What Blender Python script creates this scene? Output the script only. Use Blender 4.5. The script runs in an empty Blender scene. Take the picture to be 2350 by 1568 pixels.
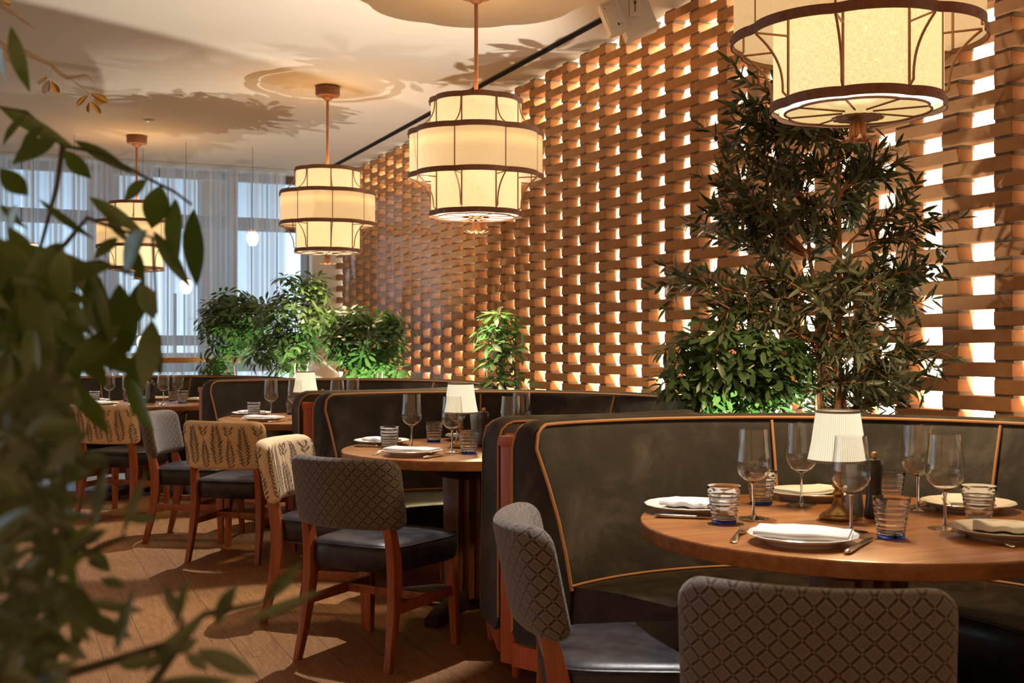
import bpy, bmesh, math, random
from mathutils import Vector, Matrix, noise
R = random.Random(7)
PI = math.pi
scene = bpy.context.scene
COL = scene.collection
rad = math.radians

# ------------------------------------------------------------------ frame of the room
EU = Vector((-0.4059, 0.9139, 0)); EV = Vector((0.9139, 0.4059, 0))
ROT = math.atan2(0.4059, 0.9139)          # local x = towards the brick wall, local y = along it
CH = 3.45                                  # ceiling height
CAMH = 1.245


def UV(u, v, z=0.0):
    return EU * u + EV * v + Vector((0, 0, z))


# ------------------------------------------------------------------ materials
def new_mat(name):
    m = bpy.data.materials.new(name)
    m.use_nodes = True
    nt = m.node_tree
    nt.nodes.clear()
    return m, nt


class N:
    """tiny node helper"""
    def __init__(s, nt):
        s.nt = nt

    def __call__(s, typ, ins=None, **kw):
        n = s.nt.nodes.new(typ)
        for k, v in kw.items():
            setattr(n, k, v)
        for k, v in (ins or {}).items():
            sock = n.inputs[k]
            if hasattr(v, 'is_output'):
                s.nt.links.new(v, sock)
            else:
                sock.default_value = v
        return n

    def math(s, op, a, b=0.0, c=None, clamp=False):
        n = s.nt.nodes.new('ShaderNodeMath')
        n.operation = op
        n.use_clamp = clamp
        for i, v in enumerate((a, b) if c is None else (a, b, c)):
            if hasattr(v, 'is_output'):
                s.nt.links.new(v, n.inputs[i])
            else:
                n.inputs[i].default_value = v
        return n.outputs[0]

    def mix(s, f, a, b):
        n = s.nt.nodes.new('ShaderNodeMix')
        n.data_type = 'RGBA'
        for k, v in ((0, f), (6, a), (7, b)):
            if hasattr(v, 'is_output'):
                s.nt.links.new(v, n.inputs[k])
            else:
                n.inputs[k].default_value = v if k == 0 or len(v) == 4 else (*v, 1)
        return n.outputs[2]

    def ramp(s, f, stops):
        n = s.nt.nodes.new('ShaderNodeValToRGB')
        cr = n.color_ramp
        while len(cr.elements) < len(stops):
            cr.elements.new(0.5)
        for e, (p, c) in zip(cr.elements, stops):
            e.position = p
            e.color = (*c, 1)
        s.nt.links.new(f, n.inputs[0])
        return n.outputs[0]

    def out(s, shader):
        o = s.nt.nodes.new('ShaderNodeOutputMaterial')
        s.nt.links.new(shader, o.inputs[0])


def lin(r, g, b):
    f = lambda c: (c / 255 / 12.92) if c / 255 <= 0.04045 else ((c / 255 + 0.055) / 1.055) ** 2.4
    return (f(r), f(g), f(b))


def plain(name, col, rough=0.5, metal=0.0, spec=0.5, noise_amt=0.0, nscale=20.0, bump=0.0, bscale=200.0, coat=0.0, sheen=0.0):
    m, nt = new_mat(name)
    n = N(nt)
    c = (*col, 1)
    co = n('ShaderNodeTexCoord').outputs['Object']
    if noise_amt:
        t = n('ShaderNodeTexNoise', {'Vector': co, 'Scale': nscale, 'Detail': 5.0})
        k = n.math('MULTIPLY_ADD', t.outputs[0], 2 * noise_amt, 1 - noise_amt)
        c = n('ShaderNodeVectorMath', {0: (*col,), 1: n('ShaderNodeCombineXYZ', {0: k, 1: k, 2: k}).outputs[0]}, operation='MULTIPLY').outputs[0]
    b = n('ShaderNodeBsdfPrincipled', {'Base Color': c, 'Roughness': rough, 'Metallic': metal, 'Specular IOR Level': spec, 'Coat Weight': coat, 'Sheen Weight': sheen})
    if bump:
        t2 = n('ShaderNodeTexNoise', {'Vector': co, 'Scale': bscale, 'Detail': 3.0})
        bp = n('ShaderNodeBump', {'Strength': bump, 'Distance': 0.002, 'Height': t2.outputs[0]})
        nt.links.new(bp.outputs[0], b.inputs['Normal'])
    n.out(b.outputs[0])
    return m


def wood(name, dark, light, axis=2, scale=1.0, rough=0.4, coat=0.0):
    m, nt = new_mat(name)
    n = N(nt)
    co = n('ShaderNodeTexCoord').outputs['Object']
    sc = [38.0, 38.0, 38.0]
    sc[axis] = 2.2
    mp = n('ShaderNodeMapping', {'Vector': co, 'Scale': [q * scale for q in sc]})
    t = n('ShaderNodeTexNoise', {'Vector': mp.outputs[0], 'Scale': 1.0, 'Detail': 6.0, 'Distortion': 0.6})
    t2 = n('ShaderNodeTexNoise', {'Vector': mp.outputs[0], 'Scale': 5.0, 'Detail': 2.0})
    f = n.math('MULTIPLY_ADD', t2.outputs[0], 0.25, n.math('MULTIPLY', t.outputs[0], 0.75))
    c = n.ramp(f, [(0.30, dark), (0.68, light)])
    bp = n('ShaderNodeBump', {'Strength': 0.08, 'Distance': 0.001, 'Height': f})
    b = n('ShaderNodeBsdfPrincipled', {'Base Color': c, 'Roughness': rough, 'Coat Weight': coat, 'Coat Roughness': 0.25, 'Normal': bp.outputs[0]})
    n.out(b.outputs[0])
    return m


def emit_mat(name, col, strength):
    m, nt = new_mat(name)
    n = N(nt)
    n.out(n('ShaderNodeEmission', {'Color': (*col, 1), 'Strength': strength}).outputs[0])
    return m


def linen(name, col, strength, trans=0.0):
    """lit linen lamp shade: woven slubs; it glows itself and lets some light through"""
    m, nt = new_mat(name)
    n = N(nt)
    co = n('ShaderNodeTexCoord').outputs['UV']
    s1 = n('ShaderNodeMapping', {'Vector': co, 'Scale': (60, 900, 1)})
    s2 = n('ShaderNodeMapping', {'Vector': co, 'Scale': (900, 60, 1)})
    a = n('ShaderNodeTexNoise', {'Vector': s1.outputs[0], 'Scale': 1.0, 'Detail': 2.0}).outputs[0]
    b = n('ShaderNodeTexNoise', {'Vector': s2.outputs[0], 'Scale': 1.0, 'Detail': 2.0}).outputs[0]
    w = n.math('ADD', a, b)
    k = n.math('MULTIPLY_ADD', n.math('POWER', w, 1.6), 0.75, 0.27)
    c2 = n.mix(n.math('SUBTRACT', w, 0.55, clamp=True), tuple(x * y for x, y in zip(col, (0.80, 0.62, 0.40))), col)
    e = n('ShaderNodeEmission', {'Color': c2, 'Strength': n.math('MULTIPLY', k, strength)})
    d = n('ShaderNodeBsdfDiffuse', {'Color': (0.55, 0.50, 0.40, 1)})
    t = n('ShaderNodeBsdfTranslucent', {'Color': (0.70, 0.58, 0.42, 1)})
    ds = n('ShaderNodeMixShader', {0: trans, 1: d.outputs[0], 2: t.outputs[0]})
    ad = n('ShaderNodeAddShader', {0: e.outputs[0], 1: ds.outputs[0]})
    n.out(ad.outputs[0])
    return m


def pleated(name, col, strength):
    """gathered silk shade lit from within; the dimmer folds are painted into its glow"""
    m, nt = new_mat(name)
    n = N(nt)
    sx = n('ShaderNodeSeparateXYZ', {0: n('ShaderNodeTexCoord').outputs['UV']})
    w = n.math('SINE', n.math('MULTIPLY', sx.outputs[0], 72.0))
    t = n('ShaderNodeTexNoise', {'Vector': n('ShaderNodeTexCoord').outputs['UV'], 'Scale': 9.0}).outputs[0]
    k = n.math('MULTIPLY_ADD', n.math('MULTIPLY', w, t), 0.34, 0.84)  # shade between pleats painted into the emission as sine stripes
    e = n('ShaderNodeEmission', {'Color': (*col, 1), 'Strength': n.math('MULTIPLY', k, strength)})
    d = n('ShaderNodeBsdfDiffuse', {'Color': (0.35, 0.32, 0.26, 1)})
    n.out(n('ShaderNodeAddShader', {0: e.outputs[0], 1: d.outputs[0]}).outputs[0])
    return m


def thin_glass(name, tint=(1, 1, 1), rough=0.0, base=0.04, edge=0.75, power=3.0, wave=0.0, wscale=30.0, gcol=(1, 1, 1)):
    m, nt = new_mat(name)
    n = N(nt)
    lw = n('ShaderNodeLayerWeight', {'Blend': 0.5})
    f = n.math('POWER', lw.outputs['Facing'], power)
    f = n.math('MULTIPLY_ADD', f, edge - base, base, clamp=True)
    tr = n('ShaderNodeBsdfTransparent', {'Color': (*tint, 1)})
    gl = n('ShaderNodeBsdfGlossy', {'Color': (*gcol, 1), 'Roughness': rough})
    if wave:
        co = n('ShaderNodeTexCoord').outputs['Object']
        t = n('ShaderNodeTexNoise', {'Vector': co, 'Scale': wscale, 'Detail': 1.0})
        bp = n('ShaderNodeBump', {'Strength': wave, 'Distance': 0.02, 'Height': t.outputs[0]})
        nt.links.new(bp.outputs[0], gl.inputs['Normal'])
    mx = n('ShaderNodeMixShader', {0: f, 1: tr.outputs[0], 2: gl.outputs[0]})
    n.out(mx.outputs[0])
    return m


def solid_glass(name, col=(0.98, 0.975, 0.965)):
    m, nt = new_mat(name)
    n = N(nt)
    n.out(n('ShaderNodeBsdfGlass', {'Color': (*col, 1), 'Roughness': 0.0, 'IOR': 1.45}).outputs[0])
    return m


def leaf_mat(name, c1, c2, back, trans=0.35, rough=0.38, spec=0.5):
    m, nt = new_mat(name)
    n = N(nt)
    g = n('ShaderNodeNewGeometry')
    c = n.mix(g.outputs['Random Per Island'], c1, c2)
    c = n.mix(g.outputs['Backfacing'], c, back)
    p = n('ShaderNodeBsdfPrincipled', {'Base Color': c, 'Roughness': rough, 'Specular IOR Level': spec})
    tc = n.mix(g.outputs['Random Per Island'], tuple(min(1, x * 2.2) for x in c1), tuple(min(1, x * 2.6) for x in c2))
    t = n('ShaderNodeBsdfTranslucent', {'Color': tc})
    n.out(n('ShaderNodeMixShader', {0: trans, 1: p.outputs[0], 2: t.outputs[0]}).outputs[0])
    return m


def brick_mat(name, mort=False):
    m, nt = new_mat(name)
    n = N(nt)
    co = n('ShaderNodeTexCoord').outputs['Object']
    t = n('ShaderNodeTexNoise', {'Vector': co, 'Scale': 14.0, 'Detail': 6.0, 'Roughness': 0.7})
    t2 = n('ShaderNodeTexNoise', {'Vector': co, 'Scale': 160.0, 'Detail': 3.0})
    r = n('ShaderNodeNewGeometry').outputs['Random Per Island']
    if mort:
        c = n.ramp(t.outputs[0], [(0.3, (0.115, 0.082, 0.055)), (0.7, (0.25, 0.185, 0.125))])
        bs = 0.6
    else:
        a = n.ramp(t.outputs[0], [(0.28, (0.285, 0.125, 0.045)), (0.72, (0.43, 0.212, 0.085))])
        c = n.mix(n.math('MULTIPLY', r, 0.5), a, (0.42, 0.215, 0.095))
        bs = 0.35
    h = n.math('MULTIPLY_ADD', t.outputs[0], 1.5, t2.outputs[0])
    bp = n('ShaderNodeBump', {'Strength': bs, 'Distance': 0.004, 'Height': h})
    b = n('ShaderNodeBsdfPrincipled', {'Base Color': c, 'Roughness': 0.85, 'Specular IOR Level': 0.25, 'Normal': bp.outputs[0]})
    n.out(b.outputs[0])
    return m


def velvet(name):
    m, nt = new_mat(name)
    n = N(nt)
    co = n('ShaderNodeTexCoord').outputs['Object']
    t = n('ShaderNodeTexNoise', {'Vector': co, 'Scale': 3.6, 'Detail': 8.0, 'Roughness': 0.66, 'Distortion': 0.5})
    t2 = n('ShaderNodeTexNoise', {'Vector': co, 'Scale': 420.0, 'Detail': 2.0})
    f = n.math('MULTIPLY_ADD', t2.outputs[0], 0.22, n.math('MULTIPLY', t.outputs[0], 0.85))
    c = n.ramp(f, [(0.33, (0.018, 0.016, 0.0155)), (0.54, (0.040, 0.036, 0.0345)), (0.74, (0.118, 0.105, 0.096))])
    bp = n('ShaderNodeBump', {'Strength': 0.25, 'Distance': 0.003, 'Height': t.outputs[0]})
    b = n('ShaderNodeBsdfPrincipled', {'Base Color': c, 'Roughness': 0.75, 'Specular IOR Level': 0.3, 'Sheen Weight': 0.2, 'Sheen Roughness': 0.4,
                                        'Sheen Tint': (0.5, 0.48, 0.46, 1), 'Normal': bp.outputs[0]})
    n.out(b.outputs[0])
    return m


def leather(name, c1, c2, rough=0.36, bscale=70.0):
    m, nt = new_mat(name)
    n = N(nt)
    co = n('ShaderNodeTexCoord').outputs['Object']
    t = n('ShaderNodeTexNoise', {'Vector': co, 'Scale': 16.0, 'Detail': 6.0})
    v = n('ShaderNodeTexNoise', {'Vector': co, 'Scale': bscale, 'Detail': 4.0})
    c = n.ramp(t.outputs[0], [(0.3, c1), (0.7, c2)])
    bp = n('ShaderNodeBump', {'Strength': 0.22, 'Distance': 0.002, 'Height': v.outputs[0]})
    rr = n.math('MULTIPLY_ADD', t.outputs[0], 0.25, rough - 0.12)
    b = n('ShaderNodeBsdfPrincipled', {'Base Color': c, 'Roughness': rr, 'Specular IOR Level': 0.34, 'Normal': bp.outputs[0]})
    n.out(b.outputs[0])
    return m


def diamond(name):
    """woven lozenge upholstery, drawn on the pad's own width/height coordinates in metres"""
    m, nt = new_mat(name)
    n = N(nt)
    uv = n('ShaderNodeTexCoord').outputs['UV']
    sx = n('ShaderNodeSeparateXYZ', {0: uv})
    U = n.math('DIVIDE', sx.outputs[0], 0.041)
    V = n.math('DIVIDE', sx.outputs[1], 0.041)
    wob = n('ShaderNodeTexNoise', {'Vector': uv, 'Scale': 140.0, 'Detail': 2.0}).outputs[0]
    wob = n.math('MULTIPLY_ADD', wob, 0.14, -0.07)
    a = n.math('ADD', n.math('ADD', U, V), wob)
    b = n.math('ADD', n.math('SUBTRACT', U, V), wob)
    da = n.math('ABSOLUTE', n.math('SUBTRACT', n.math('FRACT', a), 0.5))      # .5 on the lines, 0 in the middle
    db = n.math('ABSOLUTE', n.math('SUBTRACT', n.math('FRACT', b), 0.5))
    mx = n.math('MAXIMUM', da, db)
    mn = n.math('MINIMUM', da, db)
    line = n.math('GREATER_THAN', mx, 0.425)
    knot = n.math('GREATER_THAN', mn, 0.425)
    ringd = n.math('LESS_THAN', n.math('ABSOLUTE', n.math('SUBTRACT', mx, 0.20)), 0.035)
    dot = n.math('LESS_THAN', mx, 0.07)
    inner = n.math('MULTIPLY', n.math('ADD', ringd, dot, clamp=True), 0.55)
    th = n('ShaderNodeMapping', {'Vector': uv, 'Scale': (900, 420, 1)})
    tn = n('ShaderNodeTexNoise', {'Vector': th.outputs[0], 'Scale': 1.0, 'Detail': 3.0}).outputs[0]
    fill = n.ramp(tn, [(0.32, (0.070, 0.056, 0.050)), (0.70, (0.235, 0.196, 0.180))])
    c = n.mix(inner, fill, (0.062, 0.046, 0.040))
    c = n.mix(n.math('MULTIPLY', line, 0.92), c, (0.016, 0.010, 0.008))
    c = n.mix(n.math('MULTIPLY', knot, 0.8), c, (0.21, 0.16, 0.13))
    h = n.math('MULTIPLY_ADD', line, -1.0, n.math('MULTIPLY', tn, 0.6))
    bp = n('ShaderNodeBump', {'Strength': 0.5, 'Distance': 0.0015, 'Height': h})
    p = n('ShaderNodeBsdfPrincipled', {'Base Color': c, 'Roughness': 0.8, 'Specular IOR Level': 0.25, 'Sheen Weight': 0.25, 'Normal': bp.outputs[0]})
    n.out(p.outputs[0])
    return m


def floor_mat(name):
    m, nt = new_mat(name)
    n = N(nt)
    co = n('ShaderNodeTexCoord').outputs['Object']
    # local y runs with the brick wall; planks lie along it
    sw = n('ShaderNodeSeparateXYZ', {0: co})
    v = n('ShaderNodeCombineXYZ', {0: sw.outputs[1], 1: sw.outputs[0], 2: 0.0}).outputs[0]
    br = n('ShaderNodeTexBrick', {'Vector': v, 'Color1': (0, 0, 0, 1), 'Color2': (1, 1, 1, 1), 'Mortar': (0.5, 0.5, 0.5, 1), 'Scale': 1.0,
                                  'Mortar Size': 0.0016, 'Mortar Smooth': 0.3, 'Brick Width': 1.9, 'Row Height': 0.17})
    br.offset = 0.37
    sh = n('ShaderNodeVectorMath', {0: v, 1: n('ShaderNodeVectorMath', {0: br.outputs[0], 1: (7.0, 3.0, 11.0)}, operation='MULTIPLY').outputs[0]}, operation='ADD').outputs[0]
    mp = n('ShaderNodeMapping', {'Vector': sh, 'Scale': (1.6, 15.0, 1.0)})
    g = n('ShaderNodeTexNoise', {'Vector': mp.outputs[0], 'Scale': 1.0, 'Detail': 3.0, 'Distortion': 1.2}).outputs[0]
    rings = n.math('FRACT', n.math('MULTIPLY', g, 9.0))
    mp2 = n('ShaderNodeMapping', {'Vector': sh, 'Scale': (6.0, 190.0, 1.0)})
    g2 = n('ShaderNodeTexNoise', {'Vector': mp2.outputs[0], 'Scale': 1.0, 'Detail': 4.0}).outputs[0]
    f = n.math('MULTIPLY_ADD', rings, 0.28, n.math('MULTIPLY', g2, 0.72))
    c = n.ramp(f, [(0.22, (0.205, 0.084, 0.025)), (0.72, (0.46, 0.235, 0.095))])
    tone = n.mix(n.math('MULTIPLY', br.outputs[0], 0.22), c, (0.20, 0.095, 0.036))
    c = n.mix(n.math('MULTIPLY', br.outputs['Fac'], 0.85), tone, (0.03, 0.014, 0.006))
    h = n.math('MULTIPLY_ADD', br.outputs['Fac'], -1.5, n.math('MULTIPLY', f, 0.35))
    bp = n('ShaderNodeBump', {'Strength': 0.3, 'Distance': 0.0012, 'Height': h})
    b = n('ShaderNodeBsdfPrincipled', {'Base Color': c, 'Roughness': 0.42, 'Specular IOR Level': 0.4, 'Normal': bp.outputs[0]})
    n.out(b.outputs[0])
    return m


def curtain_mat(name):
    m, nt = new_mat(name)
    n = N(nt)
    lw = n('ShaderNodeLayerWeight', {'Blend': 0.5})
    op = n.math('MULTIPLY_ADD', n.math('POWER', lw.outputs['Facing'], 1.2), 0.62, 0.48, clamp=True)
    d = n('ShaderNodeBsdfDiffuse', {'Color': (0.62, 0.60, 0.58, 1)})
    t = n('ShaderNodeBsdfTranslucent', {'Color': (0.80, 0.82, 0.86, 1)})
    dt = n('ShaderNodeMixShader', {0: 0.62, 1: d.outputs[0], 2: t.outputs[0]})
    tr = n('ShaderNodeBsdfTransparent', {'Color': (0.93, 0.96, 1.0, 1)})
    n.out(n('ShaderNodeMixShader', {0: op, 1: tr.outputs[0], 2: dt.outputs[0]}).outputs[0])
    return m


M = dict(
    plaster=plain('ceiling_plaster', (0.47, 0.415, 0.345), 0.9, spec=0.2, bump=0.08, bscale=60),
    white_wall=plain('white_render', (0.86, 0.84, 0.80), 0.9, spec=0.2, bump=0.9, bscale=45),
    brick=brick_mat('clay_brick'), mortar=brick_mat('grey_mortar', True),
    floor=floor_mat('oak_planks'),
    stone=plain('pale_stone', (0.50, 0.46, 0.40), 0.25, noise_amt=0.15, nscale=6),
    black=plain('black_metal', (0.012, 0.012, 0.014), 0.45),
    rust=plain('aged_bronze', (0.20, 0.085, 0.040), 0.6, metal=0.15, noise_amt=0.5, nscale=60, bump=0.3, bscale=120),
    copper=plain('copper_leaf', (0.46, 0.19, 0.072), 0.45, metal=0.55, noise_amt=0.35, nscale=60),
    rodm=plain('bronze_rod', (0.36, 0.17, 0.085), 0.45, metal=0.5),
    shade_in=linen('linen_inner', (1.0, 0.88, 0.46), 0.98),
    shade_out=linen('linen_outer', (1.0, 0.68, 0.38), 0.46, 0.5),
    shade_up=linen('linen_upper', (1.0, 0.86, 0.46), 0.92),
    diff=linen('linen_diffuser', (1.0, 0.80, 0.38), 0.80),
    ledw=emit_mat('lamp_glow', (1.0, 0.93, 0.72), 2.2),
    velvet=velvet('charcoal_velvet'),
    piping=plain('tan_piping', (0.46, 0.23, 0.098), 0.55),
    bleather=leather('espresso_leather', (0.012, 0.009, 0.007), (0.036, 0.025, 0.017)),
    cleather=leather('seat_leather', (0.010, 0.0095, 0.013), (0.036, 0.036, 0.047), 0.36),
    cwood=wood('cherry_wood', (0.185, 0.043, 0.014), (0.400, 0.112, 0.037), 2, rough=0.38),
    bwood=wood('bench_cherry', (0.30, 0.058, 0.018), (0.52, 0.128, 0.040), 2, rough=0.42),
    twood=wood('table_oak', (0.24, 0.088, 0.026), (0.44, 0.190, 0.066), 0, rough=0.27, coat=0.15),
    pwood=wood('pedestal_oak', (0.10, 0.034, 0.011), (0.21, 0.078, 0.026), 2, rough=0.4),
    dwood=plain('dark_foot', (0.030, 0.016, 0.010), 0.4),
    diamond=diamond('lozenge_fabric'),
    cream=plain('cream_fabric', (0.74, 0.57, 0.36), 0.85, spec=0.2, noise_amt=0.12, nscale=300, bump=0.3, bscale=400),
    print=plain('frond_print', (0.165, 0.125, 0.108), 0.85, spec=0.2, noise_amt=0.3, nscale=400),
    porcelain=plain('porcelain', (0.82, 0.79, 0.73), 0.18, coat=0.3),
    napkin=plain('white_linen', (0.80, 0.79, 0.77), 0.9, spec=0.15, bump=0.25, bscale=500),
    steel=plain('cutlery_steel', (0.62, 0.56, 0.48), 0.18, metal=1.0),
    tglass=thin_glass('tumbler_glass', (0.965, 0.965, 0.98), 0.01, 0.022, 1.5, 3.6, wave=0.2, wscale=60),
    sglass=solid_glass('solid_glass'),
    tsolid=solid_glass('tumbler_glass', (0.955, 0.965, 0.985)),
    bglass=solid_glass('blue_glass_base', (0.30, 0.45, 0.98)),
    pane=thin_glass('screen_glass', (0.98, 0.985, 0.98), 0.03, 0.004, 0.10, 3.0, wave=0.35, wscale=2.6),
    wpane=thin_glass('window_glass', (0.93, 0.97, 1.0), 0.0, 0.04, 0.6, 4.0),
    brass=plain('antique_brass', (0.30, 0.165, 0.050), 0.34, metal=0.9),
    gold=plain('gold_leaf', (0.62, 0.40, 0.12), 0.35, metal=0.85),
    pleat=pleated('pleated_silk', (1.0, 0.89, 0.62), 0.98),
    trimc=plain('grey_braid', (0.30, 0.27, 0.24), 0.8),
    grey=plain('grey_mill', (0.20, 0.225, 0.245), 0.45),
    dark=plain('dark_mill', (0.020, 0.012, 0.009), 0.4),
    knob=plain('beech_knob', (0.42, 0.20, 0.075), 0.5),
    globe=emit_mat('opal_globe', (1.0, 0.95, 0.86), 2.6),
    plastic=plain('white_plastic', (0.44, 0.39, 0.33), 0.5),
    plaster_branch=plain('white_branch', (0.62, 0.54, 0.44), 0.7, noise_amt=0.2),
    petal=plain('white_petal', (0.62, 0.58, 0.53), 0.5),
    rail=plain('handrail_oak', (0.48, 0.215, 0.045), 0.35),
    winframe=plain('bronze_frame', (0.115, 0.075, 0.055), 0.5),
    curtain=curtain_mat('sheer_curtain'),
    bark=plain('tree_bark', (0.30, 0.135, 0.06), 0.85, noise_amt=0.4, nscale=30, bump=0.5, bscale=60),
    palebark=plain('pale_bark', (0.36, 0.27, 0.18), 0.85, noise_amt=0.35, nscale=30),
    twig=plain('green_stem', (0.055, 0.050, 0.022), 0.7),
    olive=leaf_mat('olive_leaf', (0.020, 0.034, 0.013), (0.062, 0.080, 0.030), (0.090, 0.098, 0.055), 0.14, 0.40, 0.4),
    oliveb=plain('black_olive', (0.008, 0.006, 0.009), 0.28),
    schef=leaf_mat('umbrella_leaf', (0.020, 0.085, 0.014), (0.060, 0.120, 0.028), (0.070, 0.120, 0.045), 0.30),
    ficus=leaf_mat('large_leaf', (0.012, 0.060, 0.007), (0.050, 0.115, 0.014), (0.085, 0.130, 0.028), 0.25, 0.27, 0.7),
    shrub=leaf_mat('shrub_leaf', (0.010, 0.036, 0.007), (0.055, 0.100, 0.018), (0.075, 0.09, 0.035), 0.30, 0.22, 0.8),
    soil=plain('potting_soil', (0.03, 0.018, 0.01), 0.95),
    lens=emit_mat('uplight_lens', (1.0, 0.95, 0.84), 14.0),
    led=emit_mat('green_led', (0.1, 1.0, 0.15), 2.0),
)


# ------------------------------------------------------------------ mesh building
class MB:
    def __init__(s):
        s.v, s.f, s.mi, s.sm, s.uv = [], [], [], [], {}

    def add(s, vs, fs, mi=0, smooth=False, uvs=None):
        o = len(s.v)
        s.v += [tuple(p) for p in vs]
        if uvs:
            for i, q in enumerate(uvs):
                s.uv[o + i] = q
        for f in fs:
            s.f.append(tuple(i + o for i in f))
            s.mi.append(mi)
            s.sm.append(smooth)
        return s

    def box(s, c, d, mi=0, rot=None, taper=1.0):
        x, y, z = (q / 2 for q in d)
        t = taper
        vs = [Vector(p) for p in ((-x * t, -y * t, -z), (x * t, -y * t, -z), (x * t, y * t, -z), (-x * t, y * t, -z), (-x, -y, z), (x, -y, z), (x, y, z), (-x, y, z))]
        if rot is not None:
            vs = [rot @ p for p in vs]
        c = Vector(c)
        return s.add([p + c for p in vs], [(0, 3, 2, 1), (4, 5, 6, 7), (0, 1, 5, 4), (1, 2, 6, 5), (2, 3, 7, 6), (3, 0, 4, 7)], mi)

    def lathe(s, prof, n=24, c=(0, 0, 0), mi=0, smooth=True, caps=True, wob=None):
        c = Vector(c)
        vs, fs, uvs = [], [], []
        ln = 0
        for j, (r, z) in enumerate(prof):
            if j:
                ln += math.hypot(r - prof[j - 1][0], z - prof[j - 1][1])
            for i in range(n):
                a = 2 * PI * i / n
                q = r * (wob(a, r, z) if wob else 1)
                vs.append(c + Vector((q * math.cos(a), q * math.sin(a), z)))
                uvs.append((a * 0.2, ln))
        for j in range(len(prof) - 1):
            for i in range(n):
                k = (i + 1) % n
                fs.append((j * n + i, j * n + k, (j + 1) * n + k, (j + 1) * n + i))
        if caps:
            if prof[0][0] > 1e-5:
                fs.append(tuple(reversed(range(n))))
            if prof[-1][0] > 1e-5:
                fs.append(tuple(range((len(prof) - 1) * n, len(prof) * n)))
        return s.add(vs, fs, mi, smooth, uvs)

    def tube(s, pts, r, n=8, mi=0, closed=False, flat=None, caps=True):
        pts = [Vector(p) for p in pts]
        m = len(pts)
        rs = r if isinstance(r, (list, tuple)) else [r] * m
        vs, fs = [], []
        prev = None
        for i, p in enumerate(pts):
            a = pts[(i - 1) % m] if closed or i else p
            b = pts[(i + 1) % m] if closed or i < m - 1 else p
            t = (b - a).normalized()
            if prev is None:
                u = Vector((0, 0, 1)) if abs(t.z) < 0.9 else Vector((1, 0, 0))
                prev = (u - t * u.dot(t)).normalized()
            x = prev - t * prev.dot(t)
            x = x.normalized() if x.length > 1e-6 else t.orthogonal().normalized()
            prev = x
            y = t.cross(x)
            for k in range(n):
                an = 2 * PI * k / n
                vs.append(p + (x * math.cos(an) * (flat or 1) + y * math.sin(an)) * rs[i])
        for i in range(m if closed else m - 1):
            i2 = (i + 1) % m
            for k in range(n):
                k2 = (k + 1) % n
                fs.append((i * n + k, i * n + k2, i2 * n + k2, i2 * n + k))
        if not closed and caps:
            fs.append(tuple(reversed(range(n))))
            fs.append(tuple(range((m - 1) * n, m * n)))
        return s.add(vs, fs, mi, True)

    def loft(s, rings, mi=0, smooth=True, closed=True, caps=True, uvs=None):
        n = len(rings[0])
        vs = [p for r in rings for p in r]
        fs = []
        for j in range(len(rings) - 1):
            for i in range(n if closed else n - 1):
                k = (i + 1) % n
                fs.append((j * n + i, j * n + k, (j + 1) * n + k, (j + 1) * n + i))
        if caps:
            fs.append(tuple(reversed(range(n))))
            fs.append(tuple(range((len(rings) - 1) * n, len(rings) * n)))
        return s.add(vs, fs, mi, smooth, uvs)

    def prism(s, outline, z0, z1, mi=0, smooth=False):
        n = len(outline)
        vs = [(x, y, z0) for x, y in outline] + [(x, y, z1) for x, y in outline]
        fs = [tuple(reversed(range(n))), tuple(range(n, 2 * n))] + [(i, (i + 1) % n, n + (i + 1) % n, n + i) for i in range(n)]
        return s.add(vs, fs, mi, smooth)

    def leaf(s, p, d, up, L, W, droop=0.25, fold=0.18, mi=0, peak=0.45, ts=(0.0, 0.16, 0.42, 0.72, 1.0)):
        p, d = Vector(p), Vector(d).normalized()
        sd = d.cross(up)
        sd = sd.normalized() if sd.length > 1e-4 else d.orthogonal().normalized()
        nn = sd.cross(d).normalized()
        mid, lf, rt = [], [], []
        for t in ts:
            c = p + d * (L * t) - nn * (droop * L * t * t)
            w = W * 0.5 * (math.sin(PI * min(1, t ** (math.log(0.5) / math.log(peak)))) if 0 < t < 1 else 0)
            mid.append(c)
            lf.append(c + sd * w + nn * (fold * w))
            rt.append(c - sd * w + nn * (fold * w))
        m = len(ts)
        vs = [mid[0]] + [q for i in range(1, m - 1) for q in (lf[i], mid[i], rt[i])] + [mid[-1]]
        fs = [(0, 2, 1), (0, 3, 2)]
        for i in range(m - 3):
            k = 1 + 3 * i
            fs += [(k, k + 1, k + 4, k + 3), (k + 1, k + 2, k + 5, k + 4)]
        k = 1 + 3 * (m - 3)
        fs += [(k, k + 1, k + 3), (k + 1, k + 2, k + 3)]
        return s.add(vs, fs, mi, True)

    def build(s, name, mats, parent=None, bevel=0.0, segs=2, subsurf=0, angle=None, auto=True):
        me = bpy.data.meshes.new(name)
        me.from_pydata(s.v, [], s.f)
        mats = mats if isinstance(mats, (list, tuple)) else [mats]
        for m in mats:
            me.materials.append(M[m] if isinstance(m, str) else m)
        for p, mi, sm in zip(me.polygons, s.mi, s.sm):
            p.material_index = mi
            p.use_smooth = sm
        if s.uv:
            ul = me.uv_layers.new(name='UVMap')
            for lp in me.loops:
                ul.data[lp.index].uv = s.uv.get(lp.vertex_index, (0, 0))
        if bevel:
            bm = bmesh.new()
            bm.from_mesh(me)
            es = [e for e in bm.edges if len(e.link_faces) == 2 and e.calc_face_angle(0) > rad(28)]
            bmesh.ops.bevel(bm, geom=es, offset=bevel, segments=segs, profile=0.6, affect='EDGES', clamp_overlap=True)
            for f in bm.faces:
                f.smooth = True
            bm.to_mesh(me)
            bm.free()
            auto = True
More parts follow.
